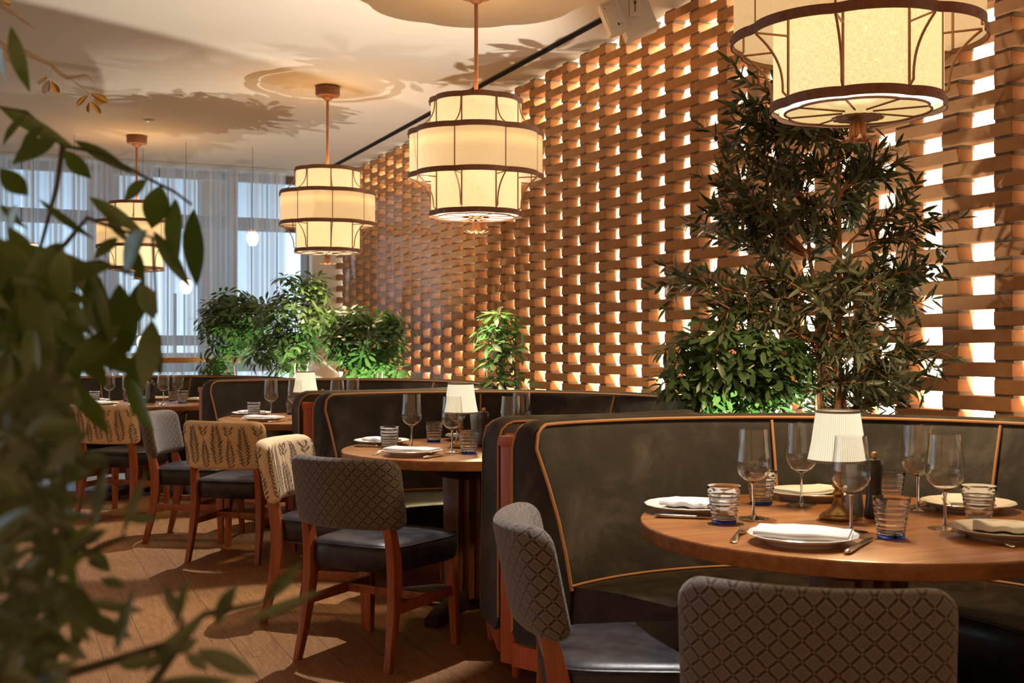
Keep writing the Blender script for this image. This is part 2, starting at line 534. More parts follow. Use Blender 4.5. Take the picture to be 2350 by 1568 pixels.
        if auto and any(p.use_smooth for p in me.polygons):
            try:
                me.set_sharp_from_angle(angle=rad(angle or 42))
            except Exception:
                pass
        me.validate()
        me.update()
        o = bpy.data.objects.new(name, me)
        COL.objects.link(o)
        if parent is not None:
            o.parent = parent
        if subsurf:
            md = o.modifiers.new('smooth', 'SUBSURF')
            md.levels = md.render_levels = subsurf
        return o


def tag(o, label=None, cat=None, group=None, kind=None):
    for k, v in (('label', label), ('category', cat), ('group', group), ('kind', kind)):
        if v:
            o[k] = v
    return o


def thing(name, loc=(0, 0, 0), rz=0.0, label=None, cat=None, group=None):
    o = bpy.data.objects.new(name, None)
    o.empty_display_size = 0.1
    COL.objects.link(o)
    o.location = loc
    o.rotation_euler = (0, 0, rz)
    return tag(o, label, cat, group)


def dup(o, loc=None, rz=None, label=None, group=None, parent=None):
    c = o.copy()
    COL.objects.link(c)
    if parent is not None:
        c.parent = parent
    for ch in list(o.children):
        dup(ch, parent=c)
    if loc is not None:
        c.location = loc
    if rz is not None:
        c.rotation_euler = (0, 0, rz)
    if label:
        c['label'] = label
    if group:
        c['group'] = group
    return c


def struct(o, label, cat):
    return tag(o, label, cat, None, 'structure')


def place(o, u, v, z=0.0, rz=0.0):
    o.location = UV(u, v, z)
    o.rotation_euler = (0, 0, ROT + rz)
    return o


# ------------------------------------------------------------------ room shell (local x = v, local y = u)
def room():
    b = MB().box((-2.5, 4.0, -0.05), (15.0, 12.4, 0.1))
    o = place(b.build('floor', 'floor'), 0, 0)
    struct(o, 'warm oak plank floor running along the pierced brick wall', 'floor')
    b = MB().box((-2.5, 12.7, -0.05), (15.0, 5.0, 0.1))
    o = place(b.build('floor_landing', 'stone'), 0, 0)
    struct(o, 'pale polished stone landing beyond the last banquette, by the curtains', 'floor')
    # ceiling in three strips with two dark recessed slots between
    b = MB()
    b.box((-3.20, 5.92, CH + 0.06), (13.72, 16.7, 0.12))
    b.box((4.12, 6.25, CH + 0.06), (0.80, 17.9, 0.12))
    b.box((-2.8, 14.72, CH + 0.06), (13.0, 0.82, 0.12))
    o = place(b.build('ceiling', 'plaster'), 0, 0)
    struct(o, 'cream plaster ceiling patterned by leafy shade', 'ceiling')
    b = MB().box((3.69, 5.9, CH + 0.05), (0.075, 16.9, 0.02)).box((3.655, 5.9, CH + 0.02), (0.006, 16.9, 0.05)).box((3.722, 5.9, CH + 0.02), (0.006, 16.9, 0.05))
    o = place(b.build('trim_1', 'black'), 0, 0)
    struct(o, 'black recessed slot in the ceiling beside the brick wall', 'ceiling slot')
    b = MB().box((-2.8, 14.29, CH + 0.012), (13.0, 0.04, 0.02))
    o = place(b.build('trim_2', 'black'), 0, 0)
    struct(o, 'thin black curtain slot in the ceiling before the windows', 'ceiling slot')
    # pierced brick screen
    b, mo = MB(), MB()
    bl, bh, bd, pit, cp = 0.400, 0.062, 0.098, 0.606, 0.075
    u0, u1 = 0.9, 14.6
    rr = random.Random(3)
    for k in range(-15, 30):
        z = 1.203 + cp * k
        off = 3.884 + (0.303 if k % 2 else 0.0)
        i = math.floor((u0 - off) / pit)
        while off + i * pit < u1:
            a = off + i * pit
            c = a + bl
            if c < u1 + 0.1:
                j = rr.uniform(-0.0015, 0.0015)
                b.box((3.94 + bd / 2 + j, (a + c) / 2, z + rr.uniform(-.001, .001)), (bd, bl + rr.uniform(-.006, .004), bh + rr.uniform(-.001, .002)))
                for q in (a + 0.048, c - 0.048):
                    mo.box((3.947 + bd / 2, q + rr.uniform(-.003, .003), z + cp / 2), (bd - 0.006, 0.100, cp - bh + 0.006))
            i += 1
    wall = b.build('wall_brick', 'brick', bevel=0.004, segs=1)
    # ragged, slightly swollen brick edges
    for vt in wall.data.vertices:
        p = vt.co * 22
        vt.co += Vector((noise.noise(p), noise.noise(p + Vector((9, 0, 0))), noise.noise(p + Vector((0, 9, 0))))) * 0.0035
    place(wall, 0, 0)
    struct(wall, 'pierced screen wall of long orange bricks with staggered openings', 'wall')
    mort = mo.build('wall_mortar', 'mortar')
    mort.parent = wall
    o = place(MB().box((4.46, 6.3, 1.7), (0.1, 18.0, 3.6)).build('wall_white', 'white_wall'), 0, 0)
    struct(o, 'rough white wall glowing behind the pierced bricks', 'wall')
    o = place(MB().box((4.0, 14.68, 1.72), (0.75, 0.16, 3.45)).build('wall_end', 'white_wall'), 0, 0)
    struct(o, 'narrow end wall closing the brick screen at the curtains', 'wall')
    # windows: mullions and transoms, panes
    fr = MB()
    z0, z1 = 0.0, 3.45
    xs = [2.64 - 1.53 * i for i in range(-1, 8)]
    for x in xs:
        fr.box((x, 14.95, 1.72), (0.13, 0.12, 3.45))
    for z, hh in ((0.06, 0.12), (1.28, 0.13), (2.80, 0.17), (3.40, 0.1)):
        fr.box((-2.8, 14.95, z), (12.6, 0.10, hh))
    win = place(fr.build('window_1', 'winframe'), 0, 0)
    struct(win, 'tall bronze framed window wall behind the sheer curtains', 'window')
    p = MB().box((-2.8, 14.95, 1.72), (12.6, 0.012, 3.4)).build('window_pane', 'wpane', win)
    # building across the street, seen through the sheers
    fb = MB()
    rr = random.Random(5)
    for i in range(9):
        fb.box((-8 + i * 1.9, 21.0, 3.0), (0.5, 0.5, 6.4))
    for z in (0.9,):
        fb.box((-1.0, 21.1, z), (18.0, 0.4, 0.34))
    for i in range(26):
        fb.box((-8.4 + i * 0.62, 21.3, 1.6), (0.05, 0.05, 1.1))
    o = place(fb.build('facade', plain('facade_grey', (0.16, 0.18, 0.21), 0.8)), 0, 0)
    struct(o, 'grey building front across the street seen through the curtains', 'building')


room()


# ------------------------------------------------------------------ sheer curtains
def curtains():
    rr = random.Random(11)
    x = 3.25
    k = 0
    labs = ['sheer curtain panel hanging beside the end of the brick wall', 'sheer curtain panel behind the bushy plants and the smallest lantern',
            'sheer curtain panel behind the big drooping leaves, second panel past the lantern', 'sheer curtain panel hidden by the leafy tree, third panel past the lantern', 'sheer curtain panel at the far end of the window wall, past the leafy tree']
    while x > -4.5:
        w = 1.55
        ph, n = [], 150
        top, bot, uvs = [], [], []
        ds = [rr.uniform(0, 6) for _ in range(4)]
        for i in range(n + 1):
            t = i / n
            xx = x - w * t
            y = 14.5 + 0.045 * math.sin(xx * 37 + ds[0]) + 0.03 * math.sin(xx * 61 + ds[1]) + 0.02 * math.sin(xx * 19 + ds[2])
            top.append((xx, y, 3.44))
            bot.append((xx + 0.01 * math.sin(xx * 30), 14.5 + (y - 14.5) * 1.25, 0.02))
        c = MB().loft([bot, top], closed=False, caps=False).build('curtain', 'curtain')
        place(c, 0, 0)
        tag(c, labs[k % 5], 'curtain', 'sheer window curtains')
        x -= w + 0.01
        k += 1


curtains()


# ------------------------------------------------------------------ lanterns
def lobed(Rm, n=96, lobes=8, ph=0.0, dip=0.075):
    """eight rounded lobes with sharp inward cusps"""
    pts = []
    for i in range(n):
        a = 2 * PI * i / n
        q = ((a - ph) * lobes / (2 * PI)) % 1.0
        r = Rm * (1 - dip + dip * math.sqrt(max(0, 1 - (2 * q - 1) ** 2)))
        pts.append((r * math.cos(a), r * math.sin(a)))
    return pts


def ring_mesh(Rm, z, h, ph, th=0.006, rivets=True):
    b = MB()
    o, i_ = lobed(Rm, ph=ph), lobed(Rm - th, ph=ph)
    n = len(o)
    rings = [[(x, y, z - h / 2) for x, y in i_], [(x, y, z - h / 2) for x, y in o], [(x, y, z + h / 2) for x, y in o], [(x, y, z + h / 2) for x, y in i_], [(x, y, z - h / 2) for x, y in i_]]
    b.loft(rings, caps=False, smooth=False)
    if rivets:
        for k in range(8):
            a = ph + 2 * PI * (k + 0.5) / 8
            d = Vector((math.cos(a), math.sin(a), 0))
            c = d * Rm + Vector((0, 0, z))
            b.add([c + d * 0.006] + [c + Vector((-d.y, d.x, 0)) * 0.0075 * math.cos(q * PI / 3) + Vector((0, 0, 0.0075 * math.sin(q * PI / 3))) for q in range(6)],
                  [(0, 1 + q, 1 + (q + 1) % 6) for q in range(6)], 0, True)
    return b


def drum(Rm, z0, z1, ph):
    b = MB()
    o = lobed(Rm, ph=ph)
    uvs = [(i / 96 * 2 * PI * Rm, z) for z in (z0, z1) for i in range(96)]
    b.loft([[(x, y, z0) for x, y in o], [(x, y, z1) for x, y in o]], caps=False, uvs=uvs)
    return b


def lantern():
    """origin on the ceiling line; heights are world heights minus the ceiling height"""
    t = thing('pendant_lantern')
    H = CH
    ph = rad(22.5 + 17)
    zs = [2.035 - H, 2.262 - H, 2.522 - H, 2.722 - H]
    Rs, Rl = 0.288, 0.418
    MB().lathe([(0.0, -0.125), (0.025, -0.12), (0.05, -0.10), (0.055, -0.09), (0.098, -0.085), (0.104, -0.07), (0.104, -0.012), (0.098, -0.001)], 32).build('canopy', 'rust', t)
    MB().lathe([(0.0125, -0.75), (0.0125, -0.11)], 12).build('rod', 'rodm', t)
    drum(Rs - 0.012, zs[0], zs[2] - 0.005, ph).build('inner_shade', 'shade_in', t)
    drum(Rs - 0.010, zs[2] + 0.012, zs[3], ph).build('upper_shade', 'shade_up', t)
    drum(Rl - 0.010, zs[1], zs[2], ph).build('outer_shade', 'shade_out', t)
    for z, r in ((zs[0], Rs), (zs[1], Rl), (zs[2], Rl), (zs[3], Rs)):
        ring_mesh(r, z, 0.032, ph).build('ring', 'rust', t)
    for k in range(8):
        a = ph + 2 * PI * k / 8
        d = Vector((math.cos(a), math.sin(a), 0))
        c0, c1 = Rs * 0.925, Rl * 0.925
        Z = Vector((0, 0, 1))
        b = MB()
        for z0, z1, r in ((zs[0], zs[1] + 0.12, c0), (zs[1], zs[2], c1), (zs[2], zs[3], c0)):
            b.tube([d * r + Z * z0, d * r + Z * z1], 0.0048, 6)
        b.tube([d * c0 + Z * (zs[1] - 0.012), d * c1 + Z * (zs[1] - 0.012)], 0.0038, 6)
        b.build('upright', 'rodm', t)
        lo, up = [], []
        for i in range(13):
            q = i / 12
            # lower rods sweep in and down, then hook back to the small ring
            r = c1 - (c1 - c0 - 0.020) * (1 - (1 - q / 0.86) ** 2.7) if q < 0.86 else c0 + 0.020 - 0.018 * (q - 0.86) / 0.14
            z = zs[1] - 0.015 - (zs[1] - zs[0] - 0.04) * (q / 0.86 if q < 0.86 else 1)
            lo.append(d * r + Z * (z - (0.008 if q > 0.93 else 0)))
            r = c1 - (c1 - c0 - 0.012) * (1 - (1 - q) ** 2.6)
            up.append(d * r + Z * (zs[2] + 0.015 + (zs[3] - zs[2] - 0.03) * q ** 1.1))
        MB().tube(lo, 0.0045, 6).build('curved_rod', 'rodm', t)
        MB().tube(up, 0.0040, 6).build('curved_rod', 'rodm', t)
    # bright gap above a ribbed diffuser disc
    b = MB()
    o = lobed(Rs - 0.016, ph=ph)
    b.add([(x, y, zs[0] + 0.016) for x, y in o] + [(0, 0, zs[0] + 0.016)], [(i, 96, (i + 1) % 96) for i in range(96)])
    b.build('light_panel', 'ledw', t)
    b = MB()
    o = lobed(Rs - 0.05, ph=ph)
    zd = zs[0] - 0.014
    b.add([(x, y, zd) for x, y in o] + [(0, 0, zd)], [(i, 96, (i + 1) % 96) for i in range(96)], uvs=[(x, y) for x, y in o] + [(0, 0)])
    df = b.build('diffuser', 'diff', t)
    b = MB().tube([(x, y, zd - 0.003) for x, y in lobed(Rs - 0.05, 96, ph=ph)], 0.0045, 6, closed=True)
    for k in range(8):
        a = ph + 2 * PI * k / 8
        b.tube([(0.05 * math.cos(a), 0.05 * math.sin(a), zd - 0.003), (0.222 * math.cos(a), 0.222 * math.sin(a), zd - 0.003)], 0.0034, 6)
    b.build('diffuser_frame', 'rust', df)
    MB().lathe([(0.0, zd - 0.012), (0.06, zd - 0.016), (0.085, zd - 0.022), (0.083, zd - 0.025), (0.05, zd - 0.020), (0.02, zd - 0.03), (0.014, zd - 0.05)], 64,
               wob=lambda a, r, z: 1 + (0.04 * math.cos(a * 16) if r > 0.055 else 0)).build('rosette', 'rust', t)
    b = MB()
    for k in range(8):
        a = 2 * PI * k / 8 + 0.2
        d = Vector((math.cos(a), math.sin(a), 0))
        s_ = Vector((-d.y, d.x, 0))
        rows = []
        for i in range(9):
            q = i / 8
            r = 0.022 + 0.012 * q + 0.055 * max(0, q - 0.66) ** 1.4 * 3.4
            z = zd - 0.035 - 0.078 * q + 0.05 * max(0, q - 0.84) * 3
            w = 0.0062 * (0.8 + 0.55 * math.sin(q * PI * 0.8) + 0.22 * (i % 2)) * (1 if q < 0.9 else 0.5)
            rows.append([d * (r - 0.004) - s_ * w + Vector((0, 0, z)), d * (r + 0.002) + Vector((0, 0, z)), d * (r - 0.004) + s_ * w + Vector((0, 0, z))])
        b.loft(rows, closed=False, caps=False)
    b.lathe([(0.015, zd - 0.02), (0.015, zd - 0.09)], 10)
    b.build('leaf_finial', 'copper', t)
    return t


LAN = lantern()
for i, (u, v, lab) in enumerate([
        (2.995, 2.595, 'large tiered linen lantern hanging in front of the olive tree, cut by the frame top'),
        (6.44, 2.62, 'tiered linen lantern in mid picture before the dark ceiling slot'),
        (9.525, 2.50, 'tiered linen lantern with its canopy in view, above the bushy plants'),
        (12.62, 1.243, 'smallest tiered linen lantern, half hidden by big leaves, before the curtains')]):
    o = LAN if i == 0 else dup(LAN)
    o.location = UV(u, v, CH)
    o.rotation_euler.z = [0.42, -0.20, 0.36, 0.3][i]
    o['label'] = lab
    o['category'] = 'lamp'
    o['group'] = 'tiered lanterns over the dining room'


# ------------------------------------------------------------------ small opal globes before the curtains
def globe():
    t = thing('globe_pendant')
    MB().lathe([(0.0, -0.10), (0.03, -0.10), (0.045, -0.085), (0.062, -0.045), (0.068, -0.005), (0.060, 0.035), (0.035, 0.055), (0.0, 0.06)], 24).build('glass_globe', 'globe', t)
    b = MB().lathe([(0.0, 0.075), (0.028, 0.07), (0.034, 0.045)], 16)
    for k in range(8):
        a = 2 * PI * k / 8
        b.leaf((0.026 * math.cos(a), 0.026 * math.sin(a), 0.058), (math.cos(a), math.sin(a), 0.35), Vector((0, 0, 1)), 0.04, 0.025, -0.2)
    b.build('leaf_cap', 'copper', t)
    return t


G = globe()
for i, (u, v, z, lab) in enumerate([
        (12.8, 2.50, 2.44, 'small white globe lamp hanging high beside the lantern, before the curtain'),
        (13.4, 1.385, 1.27, 'small white globe lamp hanging low, just above the handrail'),
        (12.8, 1.775, 1.887, 'small white globe lamp glowing behind the top of the bushy plant'),
        (12.8, 0.232, 2.22, 'small white globe lamp hung highest behind the large leaves'),
        (12.8, 0.63, 1.49, 'small white globe lamp glimpsed between the drooping large leaves')]):
    o = G if i == 0 else dup(G)
    o.location = UV(u, v, z)
    tag(o, lab, 'lamp', 'small globe lamps')
    MB().tube([(0, 0, 0.07), (0, 0, CH - z)], 0.0022, 6).build('cable', 'black', o)


# ------------------------------------------------------------------ curved banquettes (local: x towards the back, y along the wall)
RO, RT, RB, RF = 1.235, 1.135, 0.985, 0.50


def pol(r, a, z=0.0):
    return Vector((r * math.cos(a), r * math.sin(a), z))


def banquette(near, far, top=0.975):
    """near / far: how many degrees each wing runs past the straight"""
    t = thing('banquette')
    a0, a1 = rad(-90 - near), rad(90 + far)
    n = 84
    angs = [a0 + (a1 - a0) * i / n for i in range(n + 1)]
    # extra rings near the ends for the rounded top corner
    ex = [0.012, 0.03, 0.055]
    angs = sorted(set(angs + [a0 + e / 1.1 for e in ex] + [a1 - e / 1.1 for e in ex]))

    def drop(a):
        s = min(a - a0, a1 - a) * 1.15
        return 0.07 - math.sqrt(max(0, 0.07 ** 2 - (0.07 - s) ** 2)) if s < 0.07 else 0.0
    tw = lambda r, a: a - rad(2.4) * max(0.0, 1 - (a - a0) / 0.16) * min(1.0, max(0.0, (RO - r) / 0.1))      # near end cut square to the aisle
    rings, uvs = [], []
    for a in angs:
        d = drop(a)
        z = top - d
        prof = [(RO - 0.02, 0.20), (RO, 0.24), (RO, z - 0.05), (RO - 0.006, z - 0.018), (RO - 0.022, z), (RO - 0.055, z + 0.004), (RT + 0.022, z + 0.001), (RT + 0.004, z - 0.016), (RT - 0.004, z - 0.05)]
        for q in (0.2, 0.4, 0.6, 0.8, 1.0):
            zz = (z - 0.05) + (0.41 - z + 0.05) * q
            prof.append((RT + (RB - RT) * q - 0.018 * math.sin(q * PI), zz))
        prof.append((RB + 0.02, 0.20))
        rings.append([pol(r, tw(r, a), zz) for r, zz in prof])
    MB().loft(rings).build('backrest', 'velvet', t, angle=50)
    # seat
    rings = []
    b0, b1 = a0 + 0.012, a1 - 0.012
    for i in range(n + 1):
        a = b0 + (b1 - b0) * i / n
        prof = [(RF + 0.015, 0.205), (RF, 0.22), (RF - 0.006, 0.36), (RF - 0.002, 0.398), (RF + 0.016, 0.414), (RF + 0.12, 0.424), (RF + 0.30, 0.436), (RB + 0.01, 0.432), (RB + 0.03, 0.30), (RB + 0.03, 0.205)]
        rings.append([pol(r, a, z) for r, z in prof])
    seat = MB().loft(rings).build('seat', 'bleather', t, angle=50)
    b = MB()
    for i in range(int(n * 2.2)):
        a = b0 + (b1 - b0) * (i + 0.5) / (n * 2.2)
        b.tube([pol(RF + 0.013, a, 0.4155), pol(RF + 0.022, a + 0.006, 0.4165)], 0.0016, 4)
    b.tube([pol(RF + 0.010, a, 0.4125) for a in [b0 + (b1 - b0) * i / 60 for i in range(61)]], 0.0035, 6)
    b.build('stitching', 'black', seat)
    # piping
    b = MB()
    inner = [pol(RT - 0.002, tw(RT, a), top - 0.010 - drop(a)) for a in angs]
    e0 = [pol(RT + (RB - RT) * q - 0.018 * math.sin(q * PI) - 0.002, tw(RT, a0 + 0.004), top - 0.09 - (top - 0.09 - 0.42) * q) for q in (1, .75, .5, .25, 0.0)]
    e1 = [pol(RT + (RB - RT) * q - 0.018 * math.sin(q * PI) - 0.002, a1 - 0.004, top - 0.09 - (top - 0.09 - 0.42) * q) for q in (0.0, .25, .5, .75, 1)]
    b.tube(e0 + inner[1:-1] + e1, 0.0062, 8)
    outer = [pol(RO - 0.004, a, top - 0.014 - drop(a)) for a in angs]
    b.tube([pol(RO, a0, 0.25), pol(RO, a0, top - 0.09)] + outer[1:-1] + [pol(RO, a1, top - 0.09), pol(RO, a1, 0.25)], 0.0048, 8)
    b.tube([pol(RB - 0.003, a, 0.436) for a in angs], 0.005, 8)
    for deg in (65, 24, -24, -65):
        a = rad(deg)
        b.tube([pol(RT + (RB - RT) * q - 0.018 * math.sin(q * PI) - 0.001, a, top - 0.02 - (top - 0.02 - 0.44) * q) for q in [i / 8 for i in range(9)]], 0.0058, 8)
    b.build('piping', 'piping', t)
    # timber base rail, legs, end posts
    rings = []
    for i in range(n + 1):
        a = a0 + (a1 - a0) * i / n
        rings.append([pol(r, a, z) for r, z in ((RF + 0.01, 0.125), (RF + 0.01, 0.207), (RO + 0.002, 0.207), (RO + 0.002, 0.125))])
    MB().loft(rings, smooth=False).build('base_rail', 'bwood', t)
    k = 9
    for i in range(k):
        a = a0 + 0.07 + (a1 - a0 - 0.14) * i / (k - 1)
        for r in (RF + 0.09, RO - 0.10):
            c = pol(r, a)
            MB().lathe([(0.014, 0.0), (0.015, 0.006), (0.026, 0.126)], 12, c).build('leg', 'bwood', t)
    for a, s in ((a0, -1), (a1, 1)):
        rot = Matrix.Rotation(a, 3, 'Z')
        c = pol(RO + 0.046, a - s * 0.052)
        b = MB().box((c.x, c.y, 0.515), (0.068, 0.075, 0.79), 0, rot)
        b.box((c.x, c.y, 0.90), (0.080, 0.088, 0.036), 0, rot)
        b.build('end_post', 'bwood', t, bevel=0.003)
    return t


T1, T2, T3 = UV(2.486, 2.155), UV(4.963, 1.986), UV(7.44, 1.84)
T4 = Vector((-3.05, 9.35, 0))
A4 = rad(62)
for c, rz, nf, lab, tp in [
        (T1, ROT, (14, 27), 'dark velvet curved banquette with tan piping around the table below the big lantern', .975),
        (T2, ROT, (17, 22), 'dark velvet curved banquette second from the olive tree', .975),
        (T3, ROT, (17, 26), 'dark velvet curved banquette in front of the bushy plants', .975),
        (T4, A4, (0, 20), 'dark velvet curved banquette before the glass balustrade and handrail', .945)]:
    o = banquette(*nf, top=tp)
    o.location = c
    o.rotation_euler.z = rz
    tag(o, lab, 'bench', 'curved banquettes')


# ------------------------------------------------------------------ round tables
def table():
    t = thing('round_table')
    b = MB().lathe([(0.0, 0.706), (0.590, 0.706), (0.5985, 0.7085), (0.600, 0.712), (0.600, 0.745), (0.5982, 0.7488), (0.594, 0.75), (0.0, 0.75)], 96)
    b.build('table_top', 'twood', t, angle=25)
    b = MB()
    for k in range(4):
        a = rad(45 + 90 * k)
        rot = Matrix.Rotation(a, 3, 'Z')
        out = [(0.05, 0.70), (0.46, 0.70), (0.40, 0.665), (0.36, 0.655), (0.20, 0.63), (0.05, 0.60)]
        vs = [rot @ Vector((x, s * 0.032, z)) for s in (-1, 1) for x, z in out]
        n = len(out)
        b.add(vs, [tuple(range(n)), tuple(reversed(range(n, 2 * n)))] + [(i, n + i, n + (i + 1) % n, (i + 1) % n) for i in range(n)])
    b.build('top_bracket', 'pwood', t, bevel=0.003)
    b = MB().box((0, 0, 0.37), (0.185, 0.185, 0.62), 0, Matrix.Rotation(rad(22), 3, 'Z'), taper=0.86)
    for k in range(4):
        a = rad(22 + 90 * k)
        rot = Matrix.Rotation(a, 3, 'Z')
        b.box(rot @ Vector((0.105, 0, 0.37)), (0.035, 0.11, 0.62), 0, rot, taper=0.86)
    b.build('pedestal', 'pwood', t, bevel=0.003)
    for k in range(4):
        a = rad(45 + 90 * k)
        rot = Matrix.Rotation(a, 3, 'Z')
        out = [(0.03, 0.02), (0.30, 0.02), (0.33, 0.0), (0.42, 0.0), (0.43, 0.035), (0.36, 0.062), (0.22, 0.085), (0.03, 0.11)]
        vs = [rot @ Vector((x, s * 0.034, z)) for s in (-1, 1) for x, z in out]
        n = len(out)
        MB().add(vs, [tuple(range(n)), tuple(reversed(range(n, 2 * n)))] + [(i, n + i, n + (i + 1) % n, (i + 1) % n) for i in range(n)]).build('foot', 'dwood', t, bevel=0.004)
    return t


TB = table()
for i, (c, rz, lab) in enumerate([
        (T1, ROT, 'round oak pedestal table below the big cropped lantern, fully laid'),
        (T2, ROT, 'round oak pedestal table behind the brown lozenge chair, second from the olive tree'),
        (T3, ROT, 'round oak pedestal table between two frond print chairs, third from the olive tree'),
        (T4, ROT, 'round oak pedestal table by the balustrade, fourth from the olive tree')]):
    o = TB if i == 0 else dup(TB)
    o.location, o.rotation_euler.z = c, rz
    tag(o, lab, 'table', 'round restaurant tables')


# ------------------------------------------------------------------ dining chairs (local: y = facing direction)
PW, PZ0, PZ1, PT = 0.252, 0.530, 0.808, 0.040      # half width, heights, half thickness of the back pad


def pad_section(z):
    """half width and half thickness of the pad at height z (rounded corners and edges)"""
    h = (PZ1 - PZ0) / 2
    e = h - abs(z - (PZ0 + PZ1) / 2)
    rc = 0.055 if z > (PZ0 + PZ1) / 2 else 0.045
    w = PW - (rc - math.sqrt(max(0, rc * rc - (rc - e) ** 2)) if e < rc else 0)
    re = 0.034
    th = PT * (math.sqrt(max(0, 1 - ((re - e) / re) ** 2)) * 0.86 + 0.14 if e < re else 1)
    return w, th


def pad_bend(x, y, z):
    """gentle hollow towards the sitter, leaning back"""
    return Vector((x, y - 0.266 + 1.2 * x * x - (z - 0.53) * 0.20, z))


def pad_ring(z):
    w, th = pad_section(z)
    pts, us = [], []
    nb, ns = 22, 8
    for i in range(nb + 1):                       # back face, right to left as seen from behind
        x = -(w - th) + 2 * (w - th) * i / nb
        pts.append(pad_bend(x, -th, z)); us.append(x)
    for i in range(1, ns):
        a = -PI / 2 + PI * i / ns
        pts.append(pad_bend((w - th) + th * math.cos(a), th * math.sin(a), z)); us.append((w - th) + th * (a + PI / 2))
    L = (w - th) + th * PI
    for i in range(nb + 1):
        x = (w - th) - 2 * (w - th) * i / nb
        pts.append(pad_bend(x, th, z)); us.append(L + (w - th) - x)
    for i in range(1, ns):
        a = PI / 2 + PI * i / ns
        pts.append(pad_bend(-(w - th) + th * math.cos(a), th * math.sin(a), z)); us.append(-(w - th) - th * (1.5 * PI - a))
    return pts, us


def pad_point(p, z, off=0.0008):
    """point on the pad: p = distance round from the middle of its back face"""
    w, th = pad_section(z)
    s = 1 if p >= 0 else -1
    q = abs(p)
    if q <= w - th:
        return pad_bend(p, -th - off, z)
    q -= w - th
    if q <= th * PI:
        a = -PI / 2 + q / th
        return pad_bend(s * ((w - th) + (th + off) * math.cos(a)), (th + off) * math.sin(a), z)
    q -= th * PI
    return pad_bend(s * ((w - th) - q), th + off, z)


def pad():
    b = MB()
    zs = [PZ0 + (PZ1 - PZ0) * q for q in (0.0, 0.012, 0.035, 0.07, 0.12, 0.19, 0.3, 0.4, 0.5, 0.6, 0.7, 0.8, 0.87, 0.92, 0.96, 0.985, 1.0)]
    rings, uvs = [], []
    for z in zs:
        p, u = pad_ring(z)
        rings.append(p)
        uvs += [(q, z) for q in u]
    b.loft(rings, uvs=uvs)
    return b


def fronds(b, rr):
    """printed fern fronds laid on the pad surface"""
    def lens(p, z, ang, L, W):
        pts = []
        for t, s in ((0, 0), (.3, 1), (.65, .85), (1, 0), (.65, -.85), (.3, -1)):
            x, y = t * L, s * W / 2
            pts.append((p + x * math.cos(ang) - y * math.sin(ang), z + x * math.sin(ang) + y * math.cos(ang)))
        if any(q[1] < PZ0 + 0.012 or q[1] > PZ1 - 0.014 for q in pts):
            return
        b.add([pad_point(x, y) for x, y in pts], [tuple(range(6))], 1)

    def frond(p, z, H, W, lean, up=1):
        n = max(4, int(H / 0.0165))
        for i in range(n):
            t = (i + 0.15) / n
            px = p + lean * H * t * t
            pz = z + up * H * t
            e = (0.45 + 0.55 * math.sin(min(1.0, t * 1.6 + 0.12) * PI / 2)) * (1 - 0.72 * max(0, t - 0.30) / 0.70)
            L = W * 0.62 * e + 0.004
            for s in (-1, 1):
                a = PI / 2 * up - s * up * rad(50 - 16 * t + rr.uniform(-6, 6))
                lens(px + s * 0.0012, pz + up * (0.004 if s > 0 else -0.003), a, L, 0.0062 + 0.0018 * rr.random())
                if L > 0.030:
                    c = math.cos(a), math.sin(a)
                    lens(px + c[0] * L * 0.45, pz + c[1] * L * 0.45, a + s * up * rad(34), L * 0.52, 0.0052)
            lens(px, pz - up * 0.004, PI / 2 * up, 0.0215, 0.0018)
        lens(p + lean * H, z + up * H, PI / 2 * up, 0.016, 0.005)
        if up > 0 and z > PZ0 + 0.1:
            for q in range(3):
                lens(p - 0.001, z - 0.02 * (q + 1), PI / 2 + 0.1, 0.022, 0.0022)
    P = PZ1 - PZ0
    x = -0.53
    k = 1
    while x < 0.54:
        W = (0.112, 0.070, 0.102, 0.074)[k % 4]
        if k % 2 == 0:
            frond(x, PZ0 + 0.022 + 0.012 * rr.random(), P * (0.84 if k % 4 == 0 else 0.78), W, rr.uniform(-.05, .05))
        else:
            frond(x, PZ0 + 0.014, P * (0.46 + 0.1 * rr.random()), W, rr.uniform(-.05, .05))
            frond(x + rr.uniform(-.006, .006), PZ0 + P * 0.70, P * 0.27, W * 1.15, rr.uniform(-.1, .1))
        x += 0.076
        k += 1


